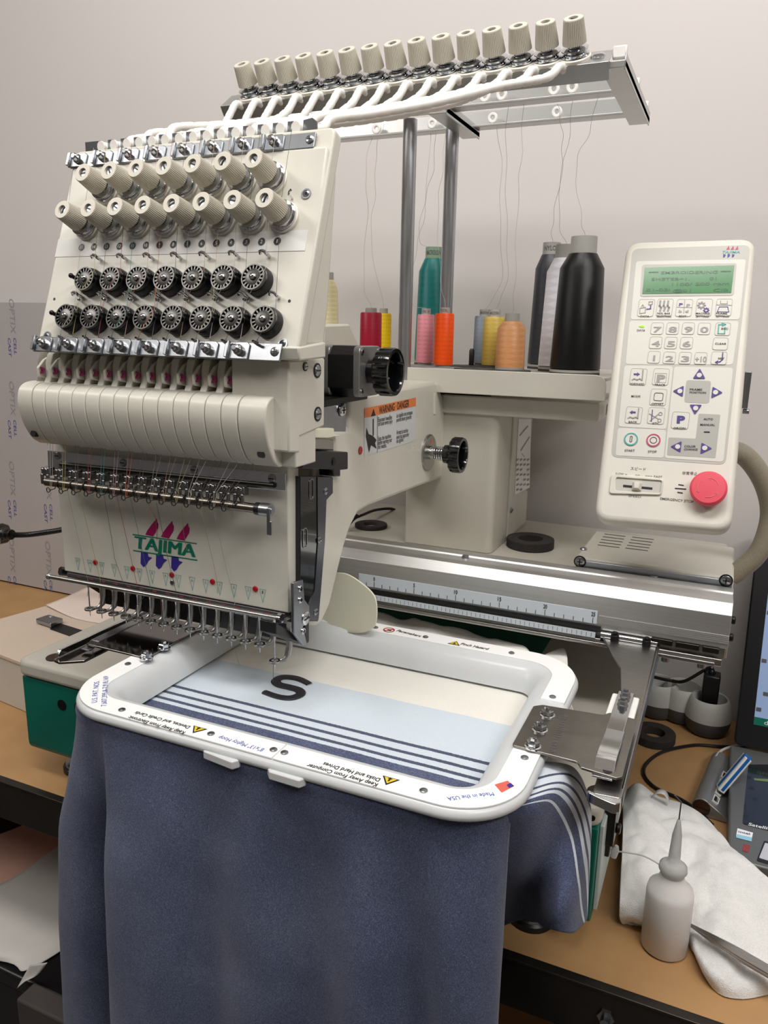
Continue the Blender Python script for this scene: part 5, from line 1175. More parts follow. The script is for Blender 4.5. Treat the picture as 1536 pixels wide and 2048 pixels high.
# steel arm plate bolted to the right side, with three nuts and engraving; a darker one on the left
mb = MB(); mb.prism(rpoly([(-.1185, .5105), (-.070, .5085), (-.067, .5025), (-.0425, .4995), (-.0385, .503), (-.0385, .592), (-.060, .5945), (-.0645, .588), (-.112, .5835), (-.1185, .578)], .003), ZH + .0012, ZH + .0032); pl = mb.build('arm_plate', mat('ground_steel', (150, 147, 142), .34, 1.0, var=.10, scale=50), EH, bevel=.0005)
mb = MB(); q = P(1215, 1543, z=ZH + .003); mb.prism(circ(.0032, 18, q.x, q.y), ZH + .0032, ZH + .0034); mb.build('plate_hole', prblack, pl)
def nut(x, y, par):
    T = M.Translation((x, y, ZH + .0032)); mb = MB(); mb.lathe([(.0062, 0), (.0062, .0012), (.0050, .0016)], T, 22); mb.lathe([(.0050, .0014), (.0050, .0046), (.0044, .0052), (.0028, .0052), (.0026, .0075), (0, .0078)], T, 6); mb.build('lock_nut', chrome, par, smooth=25)
for u, v in ((1095, 1425), (1080, 1454), (1066, 1487)): q = P(u, v, z=ZH + .006); nut(q.x, q.y, pl)
FPz = Frame((0, 0, ZH + .0032), (1, 0, 0), (0, 1, 0))
mb = MB(); text(mb, FPz, 'MH-13001112 6X1-R', FPz.px(1124, 1432), FPz.px(1098, 1505), .0042, off=.0003, bold=-.005); mb.build('engraving', prdk, pl)
mb = MB(); mb.prism(rpoly([(-.535, .512), (-.47, .512), (-.462, .518), (-.462, .594), (-.47, .60), (-.535, .60)], .003), ZH + .0012, ZH + .0032); pl2 = mb.build('arm_plate', MATS['dark_chrome'], EH, bevel=.0005)
for u, v in ((293, 1311), (328, 1291)): q = P(u, v, z=ZH + .006); nut(q.x, q.y, pl2)

# ================================================================= garment
def chambray(name, stripes=None, axis='y', light=(198, 209, 218)):
    """blue woven cloth; stripes = list of (position, colour key) constant steps along an axis of UV or object space"""
    m = bpy.data.materials.new(name); m.use_nodes = True; nt = m.node_tree; N = nt.nodes; L = nt.links; b = N['Principled BSDF']; b.inputs['Roughness'].default_value = .85; b.inputs['Specular IOR Level'].default_value = .2; b.inputs['Sheen Weight'].default_value = .15
    tc = N.new('ShaderNodeTexCoord')
    mp = N.new('ShaderNodeMapping'); mp.inputs['Scale'].default_value = (2600, 2600, 700); L.new(tc.outputs['Object'], mp.inputs[0])
    n1 = N.new('ShaderNodeTexNoise'); n1.inputs['Scale'].default_value = 1; n1.inputs['Detail'].default_value = 3; L.new(mp.outputs[0], n1.inputs['Vector'])
    mp2 = N.new('ShaderNodeMapping'); mp2.inputs['Scale'].default_value = (700, 700, 2800); L.new(tc.outputs['Object'], mp2.inputs[0])
    n2 = N.new('ShaderNodeTexNoise'); n2.inputs['Scale'].default_value = 1; n2.inputs['Detail'].default_value = 3; L.new(mp2.outputs[0], n2.inputs['Vector'])
    n3 = N.new('ShaderNodeTexNoise'); n3.inputs['Scale'].default_value = 14; n3.inputs['Detail'].default_value = 4; L.new(tc.outputs['Object'], n3.inputs['Vector'])
    def mth(op, a, b_=None):
        x = N.new('ShaderNodeMath'); x.operation = op
        for i, v in enumerate((a, b_)):
            if v is None: continue
            if isinstance(v, (int, float)): x.inputs[i].default_value = v
            else: L.new(v, x.inputs[i])
        return x.outputs[0]
    f = mth('ADD', mth('ADD', mth('MULTIPLY', n1.outputs[0], .5), mth('MULTIPLY', n2.outputs[0], .4)), mth('MULTIPLY', n3.outputs[0], .25))
    rp = N.new('ShaderNodeValToRGB'); e = rp.color_ramp.elements; e[0].position = .40; e[1].position = .77; e[0].color = (*lin((38, 43, 64)), 1); e[1].color = (*lin((122, 129, 152)), 1); k = e.new(.58); k.color = (*lin((74, 82, 110)), 1); L.new(f, rp.inputs[0])
    out = rp.outputs[0]
    if stripes:
        sep = N.new('ShaderNodeSeparateXYZ')
        if axis == 'y':
            L.new(tc.outputs['Object'], sep.inputs[0]); s = sep.outputs[1]
        else:
            L.new(tc.outputs['UV'], sep.inputs[0]); s = mth('SUBTRACT', mth('SUBTRACT', sep.outputs[0], mth('MULTIPLY', sep.outputs[1], .15)), mth('MULTIPLY', mth('MULTIPLY', sep.outputs[1], sep.outputs[1]), .3))
        wob = mth('MULTIPLY', mth('SUBTRACT', n2.outputs[0], .5), .0012 if axis == 'y' else .006); s = mth('ADD', s, wob)
        cols = {'L': lin(light), 'D': lin((72, 78, 98)), 'W': lin((226, 224, 216))}
        for pos, key in stripes:
            g = mth('GREATER_THAN', s, pos); mx = N.new('ShaderNodeMix'); mx.data_type = 'RGBA'; L.new(g, mx.inputs[0]); L.new(out, mx.inputs[6])
            if key == 'B': L.new(rp.outputs[0], mx.inputs[7])
            else:
                r2 = N.new('ShaderNodeValToRGB'); c = cols[key]; v_ = .30 if key == 'D' else .05; r2.color_ramp.elements[0].position = .42; r2.color_ramp.elements[1].position = .72; r2.color_ramp.elements[0].color = (*[x * (1 - v_) for x in c], 1); r2.color_ramp.elements[1].color = (*[min(1, x * (1 + v_)) for x in c], 1); L.new(f, r2.inputs[0]); L.new(r2.outputs[0], mx.inputs[7])
            out = mx.outputs[2]
    L.new(out, b.inputs['Base Color'])
    bp = N.new('ShaderNodeBump'); bp.inputs['Strength'].default_value = .35; bp.inputs['Distance'].default_value = .0006; L.new(f, bp.inputs['Height']); L.new(bp.outputs[0], b.inputs['Normal'])
    return m
GM = thing('garment', (-.29, .43, -.30), 'blue chambray garment with white and navy stripes clamped in the hoop', 'garment')
cham = chambray('chambray')
# cloth stretched inside the hoop (object origin at y=.556 so stripes are placed relative to it)
oy = .5535
st = [(.4945 - oy, 'L'), (.4995 - oy, 'D'), (.5035 - oy, 'L'), (.5105 - oy, 'D'), (.5145 - oy, 'L'), (.523 - oy, 'D'), (.5272 - oy, 'L'), (.591 - oy, 'W')]
hm = chambray('striped_cloth', st)
T = M.Translation((HC_.x, oy, .2240)); mb = MB(); na, nb = 48, 36; X0, Y0 = hx - .02, hy - .02
for i in range(na + 1):
    for j in range(nb + 1):
        x = -X0 + 2 * X0 * i / na; y = -Y0 + 2 * Y0 * j / nb + (.556 - oy); mb.v.append(V((x, y, .0004 * mnoise.noise(V((x * 22, y * 22, 0))) - .0003)))
for i in range(na):
    for j in range(nb): mb.f.append((i * (nb + 1) + j, (i + 1) * (nb + 1) + j, (i + 1) * (nb + 1) + j + 1, i * (nb + 1) + j + 1)); mb.m.append(0)
mb.build('hooped_cloth', hm, GM, T)
# the embroidered S
FZ2 = Frame((0, 0, .2243), (1, 0, 0), (0, 1, 0))
ctr = catmull([(*FZ2.px(*p), 0) for p in ((620, 1369), (605, 1361), (589, 1356), (566, 1354.5), (552, 1361), (558, 1369.5), (580, 1375), (599, 1381), (600, 1389.5), (581, 1396), (556, 1393.5), (528, 1384))], 6)
stm = mat('satin_black_thread', (24, 25, 32), .4, var=.5, scale=500, stretch=(1, 1, 1), bump=.6, bscale=1400)
mb = MB(); n = len(ctr); W = [.0034 + .0014 * math.sin(PI * i / (n - 1)) for i in range(n)]; vs = []
for i, p in enumerate(ctr):
    t = (ctr[min(i + 1, n - 1)] - ctr[max(i - 1, 0)]).normalized(); m_ = V((-t.y, t.x, 0))
    for a, h in ((-1, 0), (-.8, .0010), (0, .0015), (.8, .0010), (1, 0)): q = p + m_ * W[i] * a; vs.append(FZ2.w(q.x, q.y, h))
mb.add(vs, [(i * 5 + k, i * 5 + k + 1, (i + 1) * 5 + k + 1, (i + 1) * 5 + k)[::-1] for i in range(n - 1) for k in range(4)]); mb.build('embroidered_letter', stm, GM)
# front fall of the garment
cols = [((-.476, .52), (-.500, .52)), ((-.4815, .475), (-.527, .468)), ((-.474, .442), (-.512, .436)), ((-.455, .4265), (-.478, .428)), ((-.438, .4225), (-.448, .446)), ((-.430, .4215), (-.434, .440)), ((-.424, .421), (-.432, .414)), ((-.400, .421), (-.412, .402)), ((-.36, .421), (-.374, .404)), ((-.325, .421), (-.332, .424)), ((-.285, .421), (-.290, .412)), ((-.245, .421), (-.236, .428)), ((-.205, .421), (-.192, .408)), ((-.165, .422), (-.156, .432)), ((-.140, .426), (-.130, .419)), ((-.122, .434), (-.110, .428)), ((-.110, .445), (-.102, .446)), ((-.104, .458), (-.108, .475))]
zrow = [(.2402, -.15), (.2402, .0), (.228, .03), (.205, .14), (.16, .45), (.11, .80), (.04, 1.0), (-.06, 1.12), (-.18, 1.2), (-.30, 1.25)]
rows_ = []
for z, f in zrow:
    r = []
    for (x0, y0), (x1, y1) in cols:
        if f < 0: r.append(V((x0 + (HC_.x - x0) * .05, y0 + .012, z)))
        else: r.append(V((x0 + (x1 - x0) * f, y0 + (y1 - y0) * f, z)))
    rows_.append(r)
def wr(p, u, v):
    k = min(1, v * 3); return p + V((0, .0022 * k * mnoise.noise(V((p.x * 16, 3, p.z * 9))) + .0012 * k * mnoise.noise(V((p.x * 40, 9, p.z * 22))), 0))
mb = sheet(rows_, 5, 5, wr); mb.build('front_panel', cham, GM, solid=.0008, smooth=80)
# hanging sleeve with stripes at the right of the hoop
lr = [[V((-.126, .4420, .2390)), V((-.112, .4450, .2400)), V((-.099, .4590, .2402)), V((-.0955, .486, .2402)), V((-.0955, .520, .2402))],
      [P(985, 1690, y=.462), P(1048, 1650, z=.222), P(1100, 1606, z=.230), P(1132, 1570, z=.2335), P(1146, 1536, z=.236)],
      [P(988, 1770, y=.49), P(1050, 1738, y=.486), P(1117, 1690, y=.50), P(1160, 1640, z=.196), P(1178, 1598, z=.208)],
      [P(992, 1830, y=.545), P(1048, 1805, y=.53), P(1105, 1812, y=.478), P(1156, 1765, y=.50), P(1183, 1680, y=.548)],
      [P(998, 1858, y=.56), P(1048, 1838, y=.545), P(1098, 1855, y=.482), P(1148, 1864, y=.492), P(1176, 1835, y=.535)]]
lob = chambray('striped_sleeve', [(.45, 'L'), (.475, 'B'), (.555, 'L'), (.60, 'D'), (.63, 'L'), (.685, 'D'), (.715, 'L'), (.80, 'D'), (.825, 'L')], 'uv', light=(206, 214, 222))
def wr2(p, u, v): return p + min(1, v * 5) * V((.002 * mnoise.noise(V((p.x * 30, p.y * 30, p.z * 14))), .003 * mnoise.noise(V((p.x * 25, 5, p.z * 20))), 0))
mb = sheet(lr, 10, 10, wr2); mb.build('sleeve', lob, GM, solid=.0008, smooth=80)
# inside of the garment below the hoop
mb = sheet([[V((-.47, .53, .210)), V((-.29, .60, .210)), V((-.12, .50, .210))], [V((-.46, .54, .19)), V((-.29, .595, .18)), V((-.115, .515, .20))], [V((-.46, .54, .165)), V((-.29, .585, .163)), V((-.11, .53, .17))]], 8, 6); mb.build('back_panel', cham, GM, solid=.0008)
# white backing sheet sticking out behind and beside the hoop
bk = mat('tearaway_backing', (236, 233, 226), .8, var=.03, scale=60, bump=.2, bscale=700, sub=.05)
zq = .213
edge = [(700, 1235), (760, 1228), (800, 1236), (830, 1234), (870, 1253), (925, 1259), (975, 1272), (1020, 1288), (1050, 1298), (1075, 1310), (1108, 1300), (1130, 1304), (1137, 1340), (1140, 1390), (1150, 1440), (1152, 1470)]
outer = [P(u, v, z=zq) + V((0, 0, .003 * math.sin(i * 1.9))) for i, (u, v) in enumerate(edge)]
inner = []
for p in outer:
    d = V((p.x - HC_.x, p.y - HC_.y)); q = V((HC_.x + max(-(hx - .03), min(hx - .03, d.x * .9)), HC_.y + max(-(hy - .03), min(hy - .03, d.y * .9)), .2225)); inner.append(q)
mid = [a.lerp(b, .55) + V((0, 0, .0)) for a, b in zip(inner, outer)]
mid = [V((m_.x, m_.y, .2075)) if max(abs(m_.x - HC_.x) - hx, abs(m_.y - HC_.y) - hy) > -.035 else m_ for m_ in mid]
for q in inner: q.z = .2078
mb = sheet([inner, mid, outer], 6, 8, lambda p, u, v: p + V((0, 0, .002 * v * mnoise.noise(V((p.x * 60, p.y * 60, 0)))))); tag(mb.build('backing_sheet', bk, solid=.0006, smooth=80), 'white tear-away backing with ragged edge sticking out behind the hoop', 'fabric')

# ================================================================= things on the table and round the machine
# foam rings
def foam(u, v, z, R, label, r=.47, h=.010):
    q = P(u, v, z=z + h); o = thing('foam_ring', (q.x, q.y, z), label, 'foam ring', 'dark foam rings'); mb = MB(); mb.ring(circ(R, 40, q.x, q.y), circ(R * r, 40, q.x, q.y), z + .0003, z + h); mb.build('ring_body', foamm, o, bevel=.0008)
foam(742, 1047, zd, .0235, 'dark foam ring lying behind the machine arm', .48, .0055)
foam(1061, 1076, zd, .0315, 'dark foam ring on the deck beside the column', .52, .012)
foam(1308, 1463, 0, .0290, 'dark foam ring on the table beside the sockets', .50, .012)
# black cord with plug behind the arm
mb = MB(); mb.tube(catmull([P(700, 1040, y=.96), P(725, 1030, y=1.0), P(752, 1020, y=1.05), P(785, 1018, y=1.10), P(800, 1030, y=1.13)], 8), .0022, 8); mb.tube([P(690, 1050, y=.94), P(702, 1036, y=.955), P(714, 1032, y=.97)], [.006, .006, .003], 8); tag(mb.build('power_cord', blackp), 'thin black cord with plug behind the machine arm', 'cord')

# beige box standing left of the machine, with clip and strap and a paper sheet
bxm = mat('beige_board', (214, 196, 178), .5, var=.03, scale=8); bxs = mat('box_side_white', (205, 200, 190), .5, var=.03)
mb = MB(); poly = [(-1.062, .745), (-.77, .708), (-.77, 1.085), (-.98, 1.09)]; mb.prism(poly, .0005, .074); bo_ = thing('board_box', (-.9, .9, 0), 'flat beige board box standing left of the green base', 'box'); mb.build('box_body', bxs, bo_, bevel=.0015)
mb = MB(); mb.prism([(-1.064, .744), (-.768, .706), (-.768, 1.086), (-.981, 1.091)], .074, .080); mb.build('box_lid', bxm, bo_, bevel=.001)
FQ = Frame((0, 0, .080), (1, 0, 0), (0, 1, 0))
stp = thing('strap_clip', FQ.hit(100, 1250), 'black strap with zinc end clip on the beige board', 'strap')
mb = MB(); q = [FQ.px(*p) for p in ((100, 1259), (165, 1282), (190, 1270), (120, 1248))]; mb.prism(q, .0802, .0815); mb.build('strap', blackp, stp)
mb = MB(); q = [FQ.px(*p) for p in ((72, 1248), (102, 1258), (127, 1247), (98, 1239))]; mb.prism(rpoly(q, .002), .082, .089); mb.build('end_clip', zinc, stp, bevel=.001)
mb = MB(); c = FQ.px(102, 1244); mb.lathe([(.0028, .089), (.002, .0902), (0, .0905)], M.Translation((c[0], c[1], 0)), 14); mb.build('clip_rivet', chrome, stp)
ppm = mat('blush_paper', (236, 218, 206), .6, var=.02)
mb = sheet([[FQ.hit(92, 1214) + V((0, 0, .004)), FQ.hit(130, 1198) + V((0, 0, .003)), FQ.hit(175, 1178) + V((0, 0, .004))], [FQ.hit(150, 1238) + V((0, 0, .001)), FQ.hit(190, 1215) + V((0, 0, .006)), FQ.hit(230, 1192) + V((0, 0, .004))], [FQ.hit(228, 1252) + V((0, 0, .001)), FQ.hit(280, 1228) + V((0, 0, .004)), FQ.hit(320, 1205) + V((0, 0, .003))]], 6, 6)
tag(mb.build('tissue_sheet', ppm, solid=.0006), 'crumpled pale pink tissue on the beige board behind the needles', 'paper')

# leaning acrylic sheet in printed masking paper
shm = mat('masking_paper', (176, 171, 170), .38, var=.03, scale=5)
sh = thing('acrylic_sheet', (-1.2, 1.11, 0.0), 'large acrylic sheet in grey printed masking paper leaning on the wall', 'sheet')
FSH = Frame((0, 1.120, 0), (1, 0, 0), (0, .03, .586))
zt_ = FSH.px(0, 605)[1]; xr_ = FSH.px(330, 700)[0]
mb = MB(); mb.prism([(-1.75, .004), (xr_, .004), (xr_, zt_), (-1.75, zt_)], -.005, 0, FSH.M); mb.build('sheet_body', shm, sh)
inkb = mat('ink_violet', (78, 80, 150), .5, var=.05); inkg = mat('ink_grey', (150, 146, 150), .5, var=.05)
def vtext(s, u, v0, v1, h, m, nm):
    mb = MB(); text(mb, FSH, s, FSH.px(u, v0), FSH.px(u + (v1 - v0) * .06, v1), h, off=.0004, bold=.01, shear=.15); mb.build(nm, m, sh)
for x0, vs_ in ((16, (676, 840, 1000, 1152)), (88, (852, 1008, 1160)), (-60, (820, 980))):
    for v in vs_: vtext('CELL', x0 + 11, v, v + 33, .0072, inkb, 'sheet_print'); vtext('CAST', x0, v, v + 38, .0072, inkb, 'sheet_print'); vtext('OPTIX', x0 + 2, v - 78, v - 8, .0135, inkg, 'sheet_print_grey')

# gooseneck lamp
gl = thing('gooseneck_lamp', (-1.1, .95, .19), 'black gooseneck work lamp reaching in from beside the head', 'lamp')
pts = catmull([P(28, 1070, y=.86), P(60, 1069, y=.87), P(110, 1062, y=.88), P(170, 1052, y=.90), P(240, 1060, y=.92), P(300, 1120, y=.94), P(310, 1200, y=.95)], 8)
fine = []
for a, b in zip(pts, pts[1:]):
    for s in range(6): fine.append(a.lerp(b, s / 6))
mb = MB(); mb.tube(fine, [.0046 if i % 2 else .0040 for i in range(len(fine))], 12); mb.build('flexible_neck', blackp, gl, smooth=30)
q = P(4, 1067, y=.86); d = (P(28, 1070, y=.86) - q).normalized(); T = axisT(q, (-.45, -.85, -.1))
mb = MB(); mb.cyl(q + d * .012, q + d * .022, .0085, n=20); mb.lathe([(.0115, -.012), (.0165, -.004), (.0165, .004), (.0140, .005), (.0140, .003), (0, .003)], T, 30); lh = mb.build('lamp_head', darksteel, gl, bevel=.0005)
mb = MB(); mb.ring(circ(.0168, 30), circ(.0135, 30), .003, .007, T); mb.build('lamp_bezel', gloss_black, lh)
mb = MB(); mb.lathe([(.0134, .0032), (0, .0045)][::-1], T, 24); mb.build('lamp_lens', mat('lens_grey', (170, 165, 160), .15, var=.02), lh)
g0 = P(310, 1200, y=.95)
mb = MB(); mb.tube([g0, V((g0.x, g0.y, .085))], .0046, 12); mb.lathe([(.03, .0802), (.03, .086), (.008, .09), (.006, .1)], M.Translation((g0.x, g0.y, 0)), 24); mb.build('lamp_base', blackp, gl)

# socket strip with round pods
podw = mat('pod_light_grey', (196, 195, 190), .5, var=.02); podd = mat('pod_dark_grey', (84, 84, 86), .6, var=.04)
ps = thing('socket_strip', P(1400, 1470, z=0), 'grey and white socket strip with three round bowl-shaped outlets', 'power strip')
pc = [P(1412, 1462, z=0), P(1362, 1428, z=0), P(1318, 1400, z=0)]
for c in pc:
    T = M.Translation((c.x, min(c.y, 1.13), 0)); c.y = min(c.y, 1.13)
    mb = MB(); mb.lathe([(0, .0005), (.022, .0005), (.0265, .004), (.0300, .015), (.0315, .024)], T, 36); mb.build('pod_base', podd, ps)
    mb = MB(); mb.lathe([(.0315, .024), (.0312, .032), (.0285, .044), (.0255, .052), (.0238, .0535), (.0225, .052), (.0218, .040), (.0208, .034), (0, .034)], T, 36); po = mb.build('pod_bowl', podw, ps)
    mb = MB()
    for dx in (-.006, .006): mb.box((c.x + dx - .0008, c.y - .004, .034), (c.x + dx + .0008, c.y + .004, .0343))
    mb.build('outlet_slots', prblack, po)
mb = MB()
for a, b in zip(pc, pc[1:]):
    d = (b - a); mid = (a + b) / 2; mb.cyl(V((*(a + d * .3).xy, .012)), V((*(a + d * .7).xy, .012)), .011, n=16)
mb.build('pod_link', podd, ps)
ad = thing('plug_adapter', (pc[0].x, pc[0].y, .034), 'black plug-in power adapter standing in the front outlet', 'adapter')
c = pc[0]; mb = MB(); mb.box((c.x - .012, c.y - .010, .0346), (c.x + .010, c.y + .014, .088)); mb.build('adapter_body', blackp, ad, bevel=.002)
mb = MB(); mb.tube(catmull([V((c.x - .001, c.y + .002, .088)), V((c.x - .006, c.y + .004, .095)), P(1370, 1362, y=c.y + .01), P(1340, 1361, y=c.y + .015), P(1300, 1352, y=1.10)], 8), .0024, 8); mb.ball((c.x - .002, c.y + .003, .0895), .005, 10); mb.build('adapter_cord', blackp, ad)
# black cable loop on the table
mb = MB(); zc = .0025
mb.tube(catmull([P(u, v, z=zc) for u, v in ((1530, 1484), (1480, 1492), (1440, 1493), (1390, 1490), (1330, 1502), (1296, 1524), (1288, 1548), (1310, 1575), (1360, 1598), (1395, 1622), (1425, 1650))], 8), .0022, 8); tag(mb.build('black_cable', blackp), 'black cable looping across the table towards the laptop', 'cable')
# USB hub and stick
hubm = mat('hub_silver', (150, 150, 150), .38, .6, var=.03)
hu = thing('usb_hub', P(1400, 1600, z=0), 'silver wedge-shaped USB hub with a row of ports', 'usb hub')
ha = P(1404, 1612, z=.0105); hb = P(1440, 1520, z=.0105); hd = (hb - ha); hd.z = 0; LH = hd.length; hd.normalize(); hn = V((hd.y, -hd.x, 0))
Th = M((hn, V((0, 0, 1)), -hd)).transposed().to_4x4(); Th.translation = V((ha.x, ha.y, 0))       # local x = to the right, y = up, z = towards viewer
mb = MB(); mb.prism(circ(.0108, 30, 0, .0112), -LH, .004, Th); mb.prism([(-.002, .0205), (.004, .021), (.033, .004), (.033, .0006), (0, .0006)], -LH, .004, Th); mb.build('hub_body', hubm, hu, bevel=.0008)
mb = MB(); mb.prism(circ(.0098, 26, 0, .0112), .0042, .0052, Th); mb.build('hub_end', mat('hub_end_bronze', (96, 72, 56), .35, .8, var=.05), hu)
mb = MB(); mb.box((-.0095, .0095, .0053), (.0095, .0115, .0056), Th); mb.build('end_slot', prblack, hu)
sn = V((.52, .855, 0)).normalized(); Tp = Th @ M((V((.855, -.52, 0)), V((.52, .855, 0)).normalized(), V((0, 0, 1)))).transposed().to_4x4()
for k in range(4):
    zc_ = -.012 - k * .020; c0 = V((.0125, .0170, zc_)); Tk = Th @ M.Translation(c0) @ M.Rotation(-.53, 4, 'Z') @ M.Rotation(-PI / 2, 4, 'X')
    mb = MB(); mb.ring(rrect(.0075, .0145, .0005), rrect(.0055, .0120, .0004), -.001, .0012, Tk); po = mb.build('port_frame', whitep, hu); mb = MB(); mb.box((-.0018, -.0055, 0), (.0008, .0055, .0006), Tk); mb.build('port_tongue', prblack, po)
us = thing('usb_stick', Th @ V((.0125, .0170, -.032)), 'blue and white USB stick plugged into the hub', 'usb stick')
a = Th @ V((.0125, .018, -.032)); b = P(1497, 1512, y=a.y + .012); dd = (b - a).normalized(); Tu = axisT(a, dd, (0, 1, 0))
LU = (b - a).length
mb = MB(); mb.prism(rrect(.0085, .018, .002), .002, LU * .97, Tu); uo = mb.build('stick_case', whitep, us, bevel=.0008)
mb = MB(); mb.prism(rrect(.0092, .008, .001), .004, LU, Tu); mb.prism(rrect(.0040, .0186, .001), .004, LU * .98, Tu); mb.build('stick_stripe', mat('stick_blue', (20, 95, 170), .35, var=.03), us, bevel=.0008)
mb = MB(); mb.prism(rrect(.0045, .011, .0005), -.006, .003, Tu); mb.build('stick_plug', zinc, us)
mb = MB(); mb.tube(catmull([P(1432, 1514, z=.02), P(1445, 1500, z=.02), P(1475, 1491, z=.018), P(1505, 1490, z=.016)], 6), .0018, 8); tag(mb.build('grey_cable', podw), 'light grey cable from the hub to the laptop', 'cable')

# laptop
lt_ = thing('laptop', (.2, .95, 0), 'open dark grey laptop with a black bezel at the table end', 'laptop')
lx = P(1458, 1640, z=.03).x; yh = 1.012; yfz = .775
lapm = mat('laptop_grey', (108, 110, 110), .4, .3, var=.03)
mb = MB(); mb.prism(rpoly([(lx, yfz), (lx + .36, yfz), (lx + .36, yh + .01), (lx, yh + .01)], .008), .004, .030); mb.build('laptop_base', lapm, lt_, bevel=.002)
LB = Frame((0, 0, .030), (1, 0, 0), (0, 1, 0))
mb = MB(); mb.prism(rpoly([LB.px(*p) for p in ((1485, 1648), (1560, 1668), (1560, 1530), (1497, 1530))], .003), -.001, .0008, LB.M); kp = mb.build('gloss_panel', gloss_black, lt_)
mb = MB(); mb.flat(LB, [LB.px(*p) for p in ((1507, 1558), (1545, 1560), (1545, 1566), (1509, 1562))], .0010); mb.build('green_lamp', mat('lamp_olive', (120, 140, 90), .3, var=.02), kp)
mb = MB(); text(mb, LB, 'Satellite', LB.px(1496, 1652), LB.px(1548, 1664), .0056, off=.0010, bold=.015, shear=.25); mb.build('lid_lettering', prwhite, kp)
mb = MB(); mb.flat(LB, [LB.px(*p) for p in ((1472, 1672), (1503, 1681), (1506, 1666), (1475, 1657))], .0004); stk = mb.build('sticker', stripm, lt_)
mb = MB(); mb.flat(LB, [LB.px(*p) for p in ((1472, 1676), (1503, 1684), (1504, 1676), (1473, 1669))], .0006); mb.build('sticker_band', mat('sticker_blue', (150, 205, 228), .4, var=.02), stk)
mb = MB(); text(mb, LB, 'intel', LB.px(1477, 1666), LB.px(1500, 1671), .0038, off=.0007, bold=.01); mb.build('sticker_print', prblue, stk)
mb = MB(); mb.flat(LB, [LB.px(*p) for p in ((1484, 1702), (1497, 1706), (1500, 1692), (1487, 1688))], .0004); mb.build('red_sticker', mat('sticker_red', (150, 60, 60), .4, var=.3, scale=300), lt_)
mb = MB(); mb.prism(rpoly([LB.px(*p) for p in ((1513, 1722), (1580, 1742), (1590, 1698), (1528, 1682))], .002), -.001, .0006, LB.M); tp = mb.build('touchpad_frame', prblack, lt_)
mb = MB(); mb.prism(rpoly([LB.px(*p) for p in ((1518, 1717), (1580, 1736), (1590, 1704), (1530, 1687))], .001), 0, .0010, LB.M); mb.build('touchpad', mat('touchpad_pale', (196, 198, 205), .35, var=.02), tp)
LS = Frame((lx + .004, yh + .004, .034), (1, 0, 0), (0, .105, .245))
mb = MB(); mb.prism(rrect(.352, .292, .008, .176, .146), -.012, 0, LS.M); so = mb.build('screen_lid', mat('bezel_black', (24, 24, 26), .3, var=.05), lt_, bevel=.002)
bx = LS.px(1503, 1430)[0]; by = LS.px(1505, 1478)[1]
mb = MB(); mb.prism([(.020, .030), (.332, .030), (.332, .275), (.020, .275)], 0, .0006, LS.M); scn = mb.build('screen', mat('screen_blue', (140, 160, 196), .2, var=.05, scale=8, emit=.35), lt_)
mb = MB(); mb.flat(LS, [(.020, .030), (.332, .030), (.332, .040), (.020, .040)], .0010); mb.build('task_bar', mat('taskbar_green', (20, 100, 80), .2, var=.05, emit=.2), scn)
mb = MB(); text(mb, LS, 'daem', (.032, .0325), (.054, .0325), .0055, off=.0013); mb.build('task_text', prwhite, scn)
random.seed(4)
mb = MB()
for k in range(9):
    a0 = .024 + .006 * (k % 3); b0 = .05 + .021 * k; mb.flat(LS, rrect(.006, .005, .0005, a0, b0), .0010)
mb.build('screen_icons', prdk, scn)

# white terry towel
twm = mat('terry_towel', (240, 239, 236), .95, var=.05, scale=700, bump=.9, bscale=1300)
def tw(u, v, z): return P(u, v, z=z)
rows_ = [[tw(1246, 1590, .004), tw(1275, 1567, .022), tw(1315, 1592, .018), tw(1375, 1612, .020), tw(1420, 1645, .020), tw(1470, 1712, .0345)],
         [tw(1246, 1640, .030), tw(1285, 1622, .040), tw(1330, 1640, .036), tw(1400, 1650, .034), tw(1450, 1700, .036), tw(1540, 1760, .0355)],
         [tw(1244, 1710, .034), tw(1290, 1700, .040), tw(1340, 1710, .034), tw(1400, 1712, .038), tw(1465, 1770, .036), tw(1570, 1810, .034)],
         [tw(1240, 1790, .030), tw(1290, 1775, .034), tw(1345, 1780, .024), tw(1400, 1790, .030), tw(1475, 1830, .028), tw(1580, 1870, .022)],
         [tw(1239, 1830, .014), tw(1290, 1832, .022), tw(1350, 1830, .016), tw(1400, 1850, .020), tw(1480, 1895, .022), tw(1575, 1920, .014)],
         [tw(1244, 1846, .002), tw(1295, 1850, .002), tw(1372, 1870, .002), tw(1398, 1925, .012), tw(1450, 1955, .016), tw(1560, 1965, .008)],
         [tw(1260, 1850, .001), tw(1310, 1856, .001), tw(1378, 1882, .001), tw(1425, 1975, .001), tw(1480, 1998, .001), tw(1550, 1985, .001)]]
def tn(p, u, v):
    e = min(u, 1 - u, v, 1 - v) * 6; e = min(1, e); return V((p.x, p.y, max(.0012, p.z + .009 * e * mnoise.noise(p * 32) + .004 * e * mnoise.noise(p * 80) + .0012 * e * mnoise.noise(p * 260))))
mb = sheet(rows_, 14, 14, tn); tag(mb.build('terry_towel', twm, solid=.0015, smooth=80), 'crumpled white terry towel lying on the brown tabletop', 'towel')
mb = MB(); t0 = catmull([tw(1300, 1600, .02), tw(1312, 1585, .036), tw(1328, 1586, .038), tw(1336, 1602, .028), tw(1332, 1618, .024)], 6)
n = len(t0); vs = []
for p in t0: vs += [p + V((0, -.004, 0)), p + V((.001, .004, .001))]
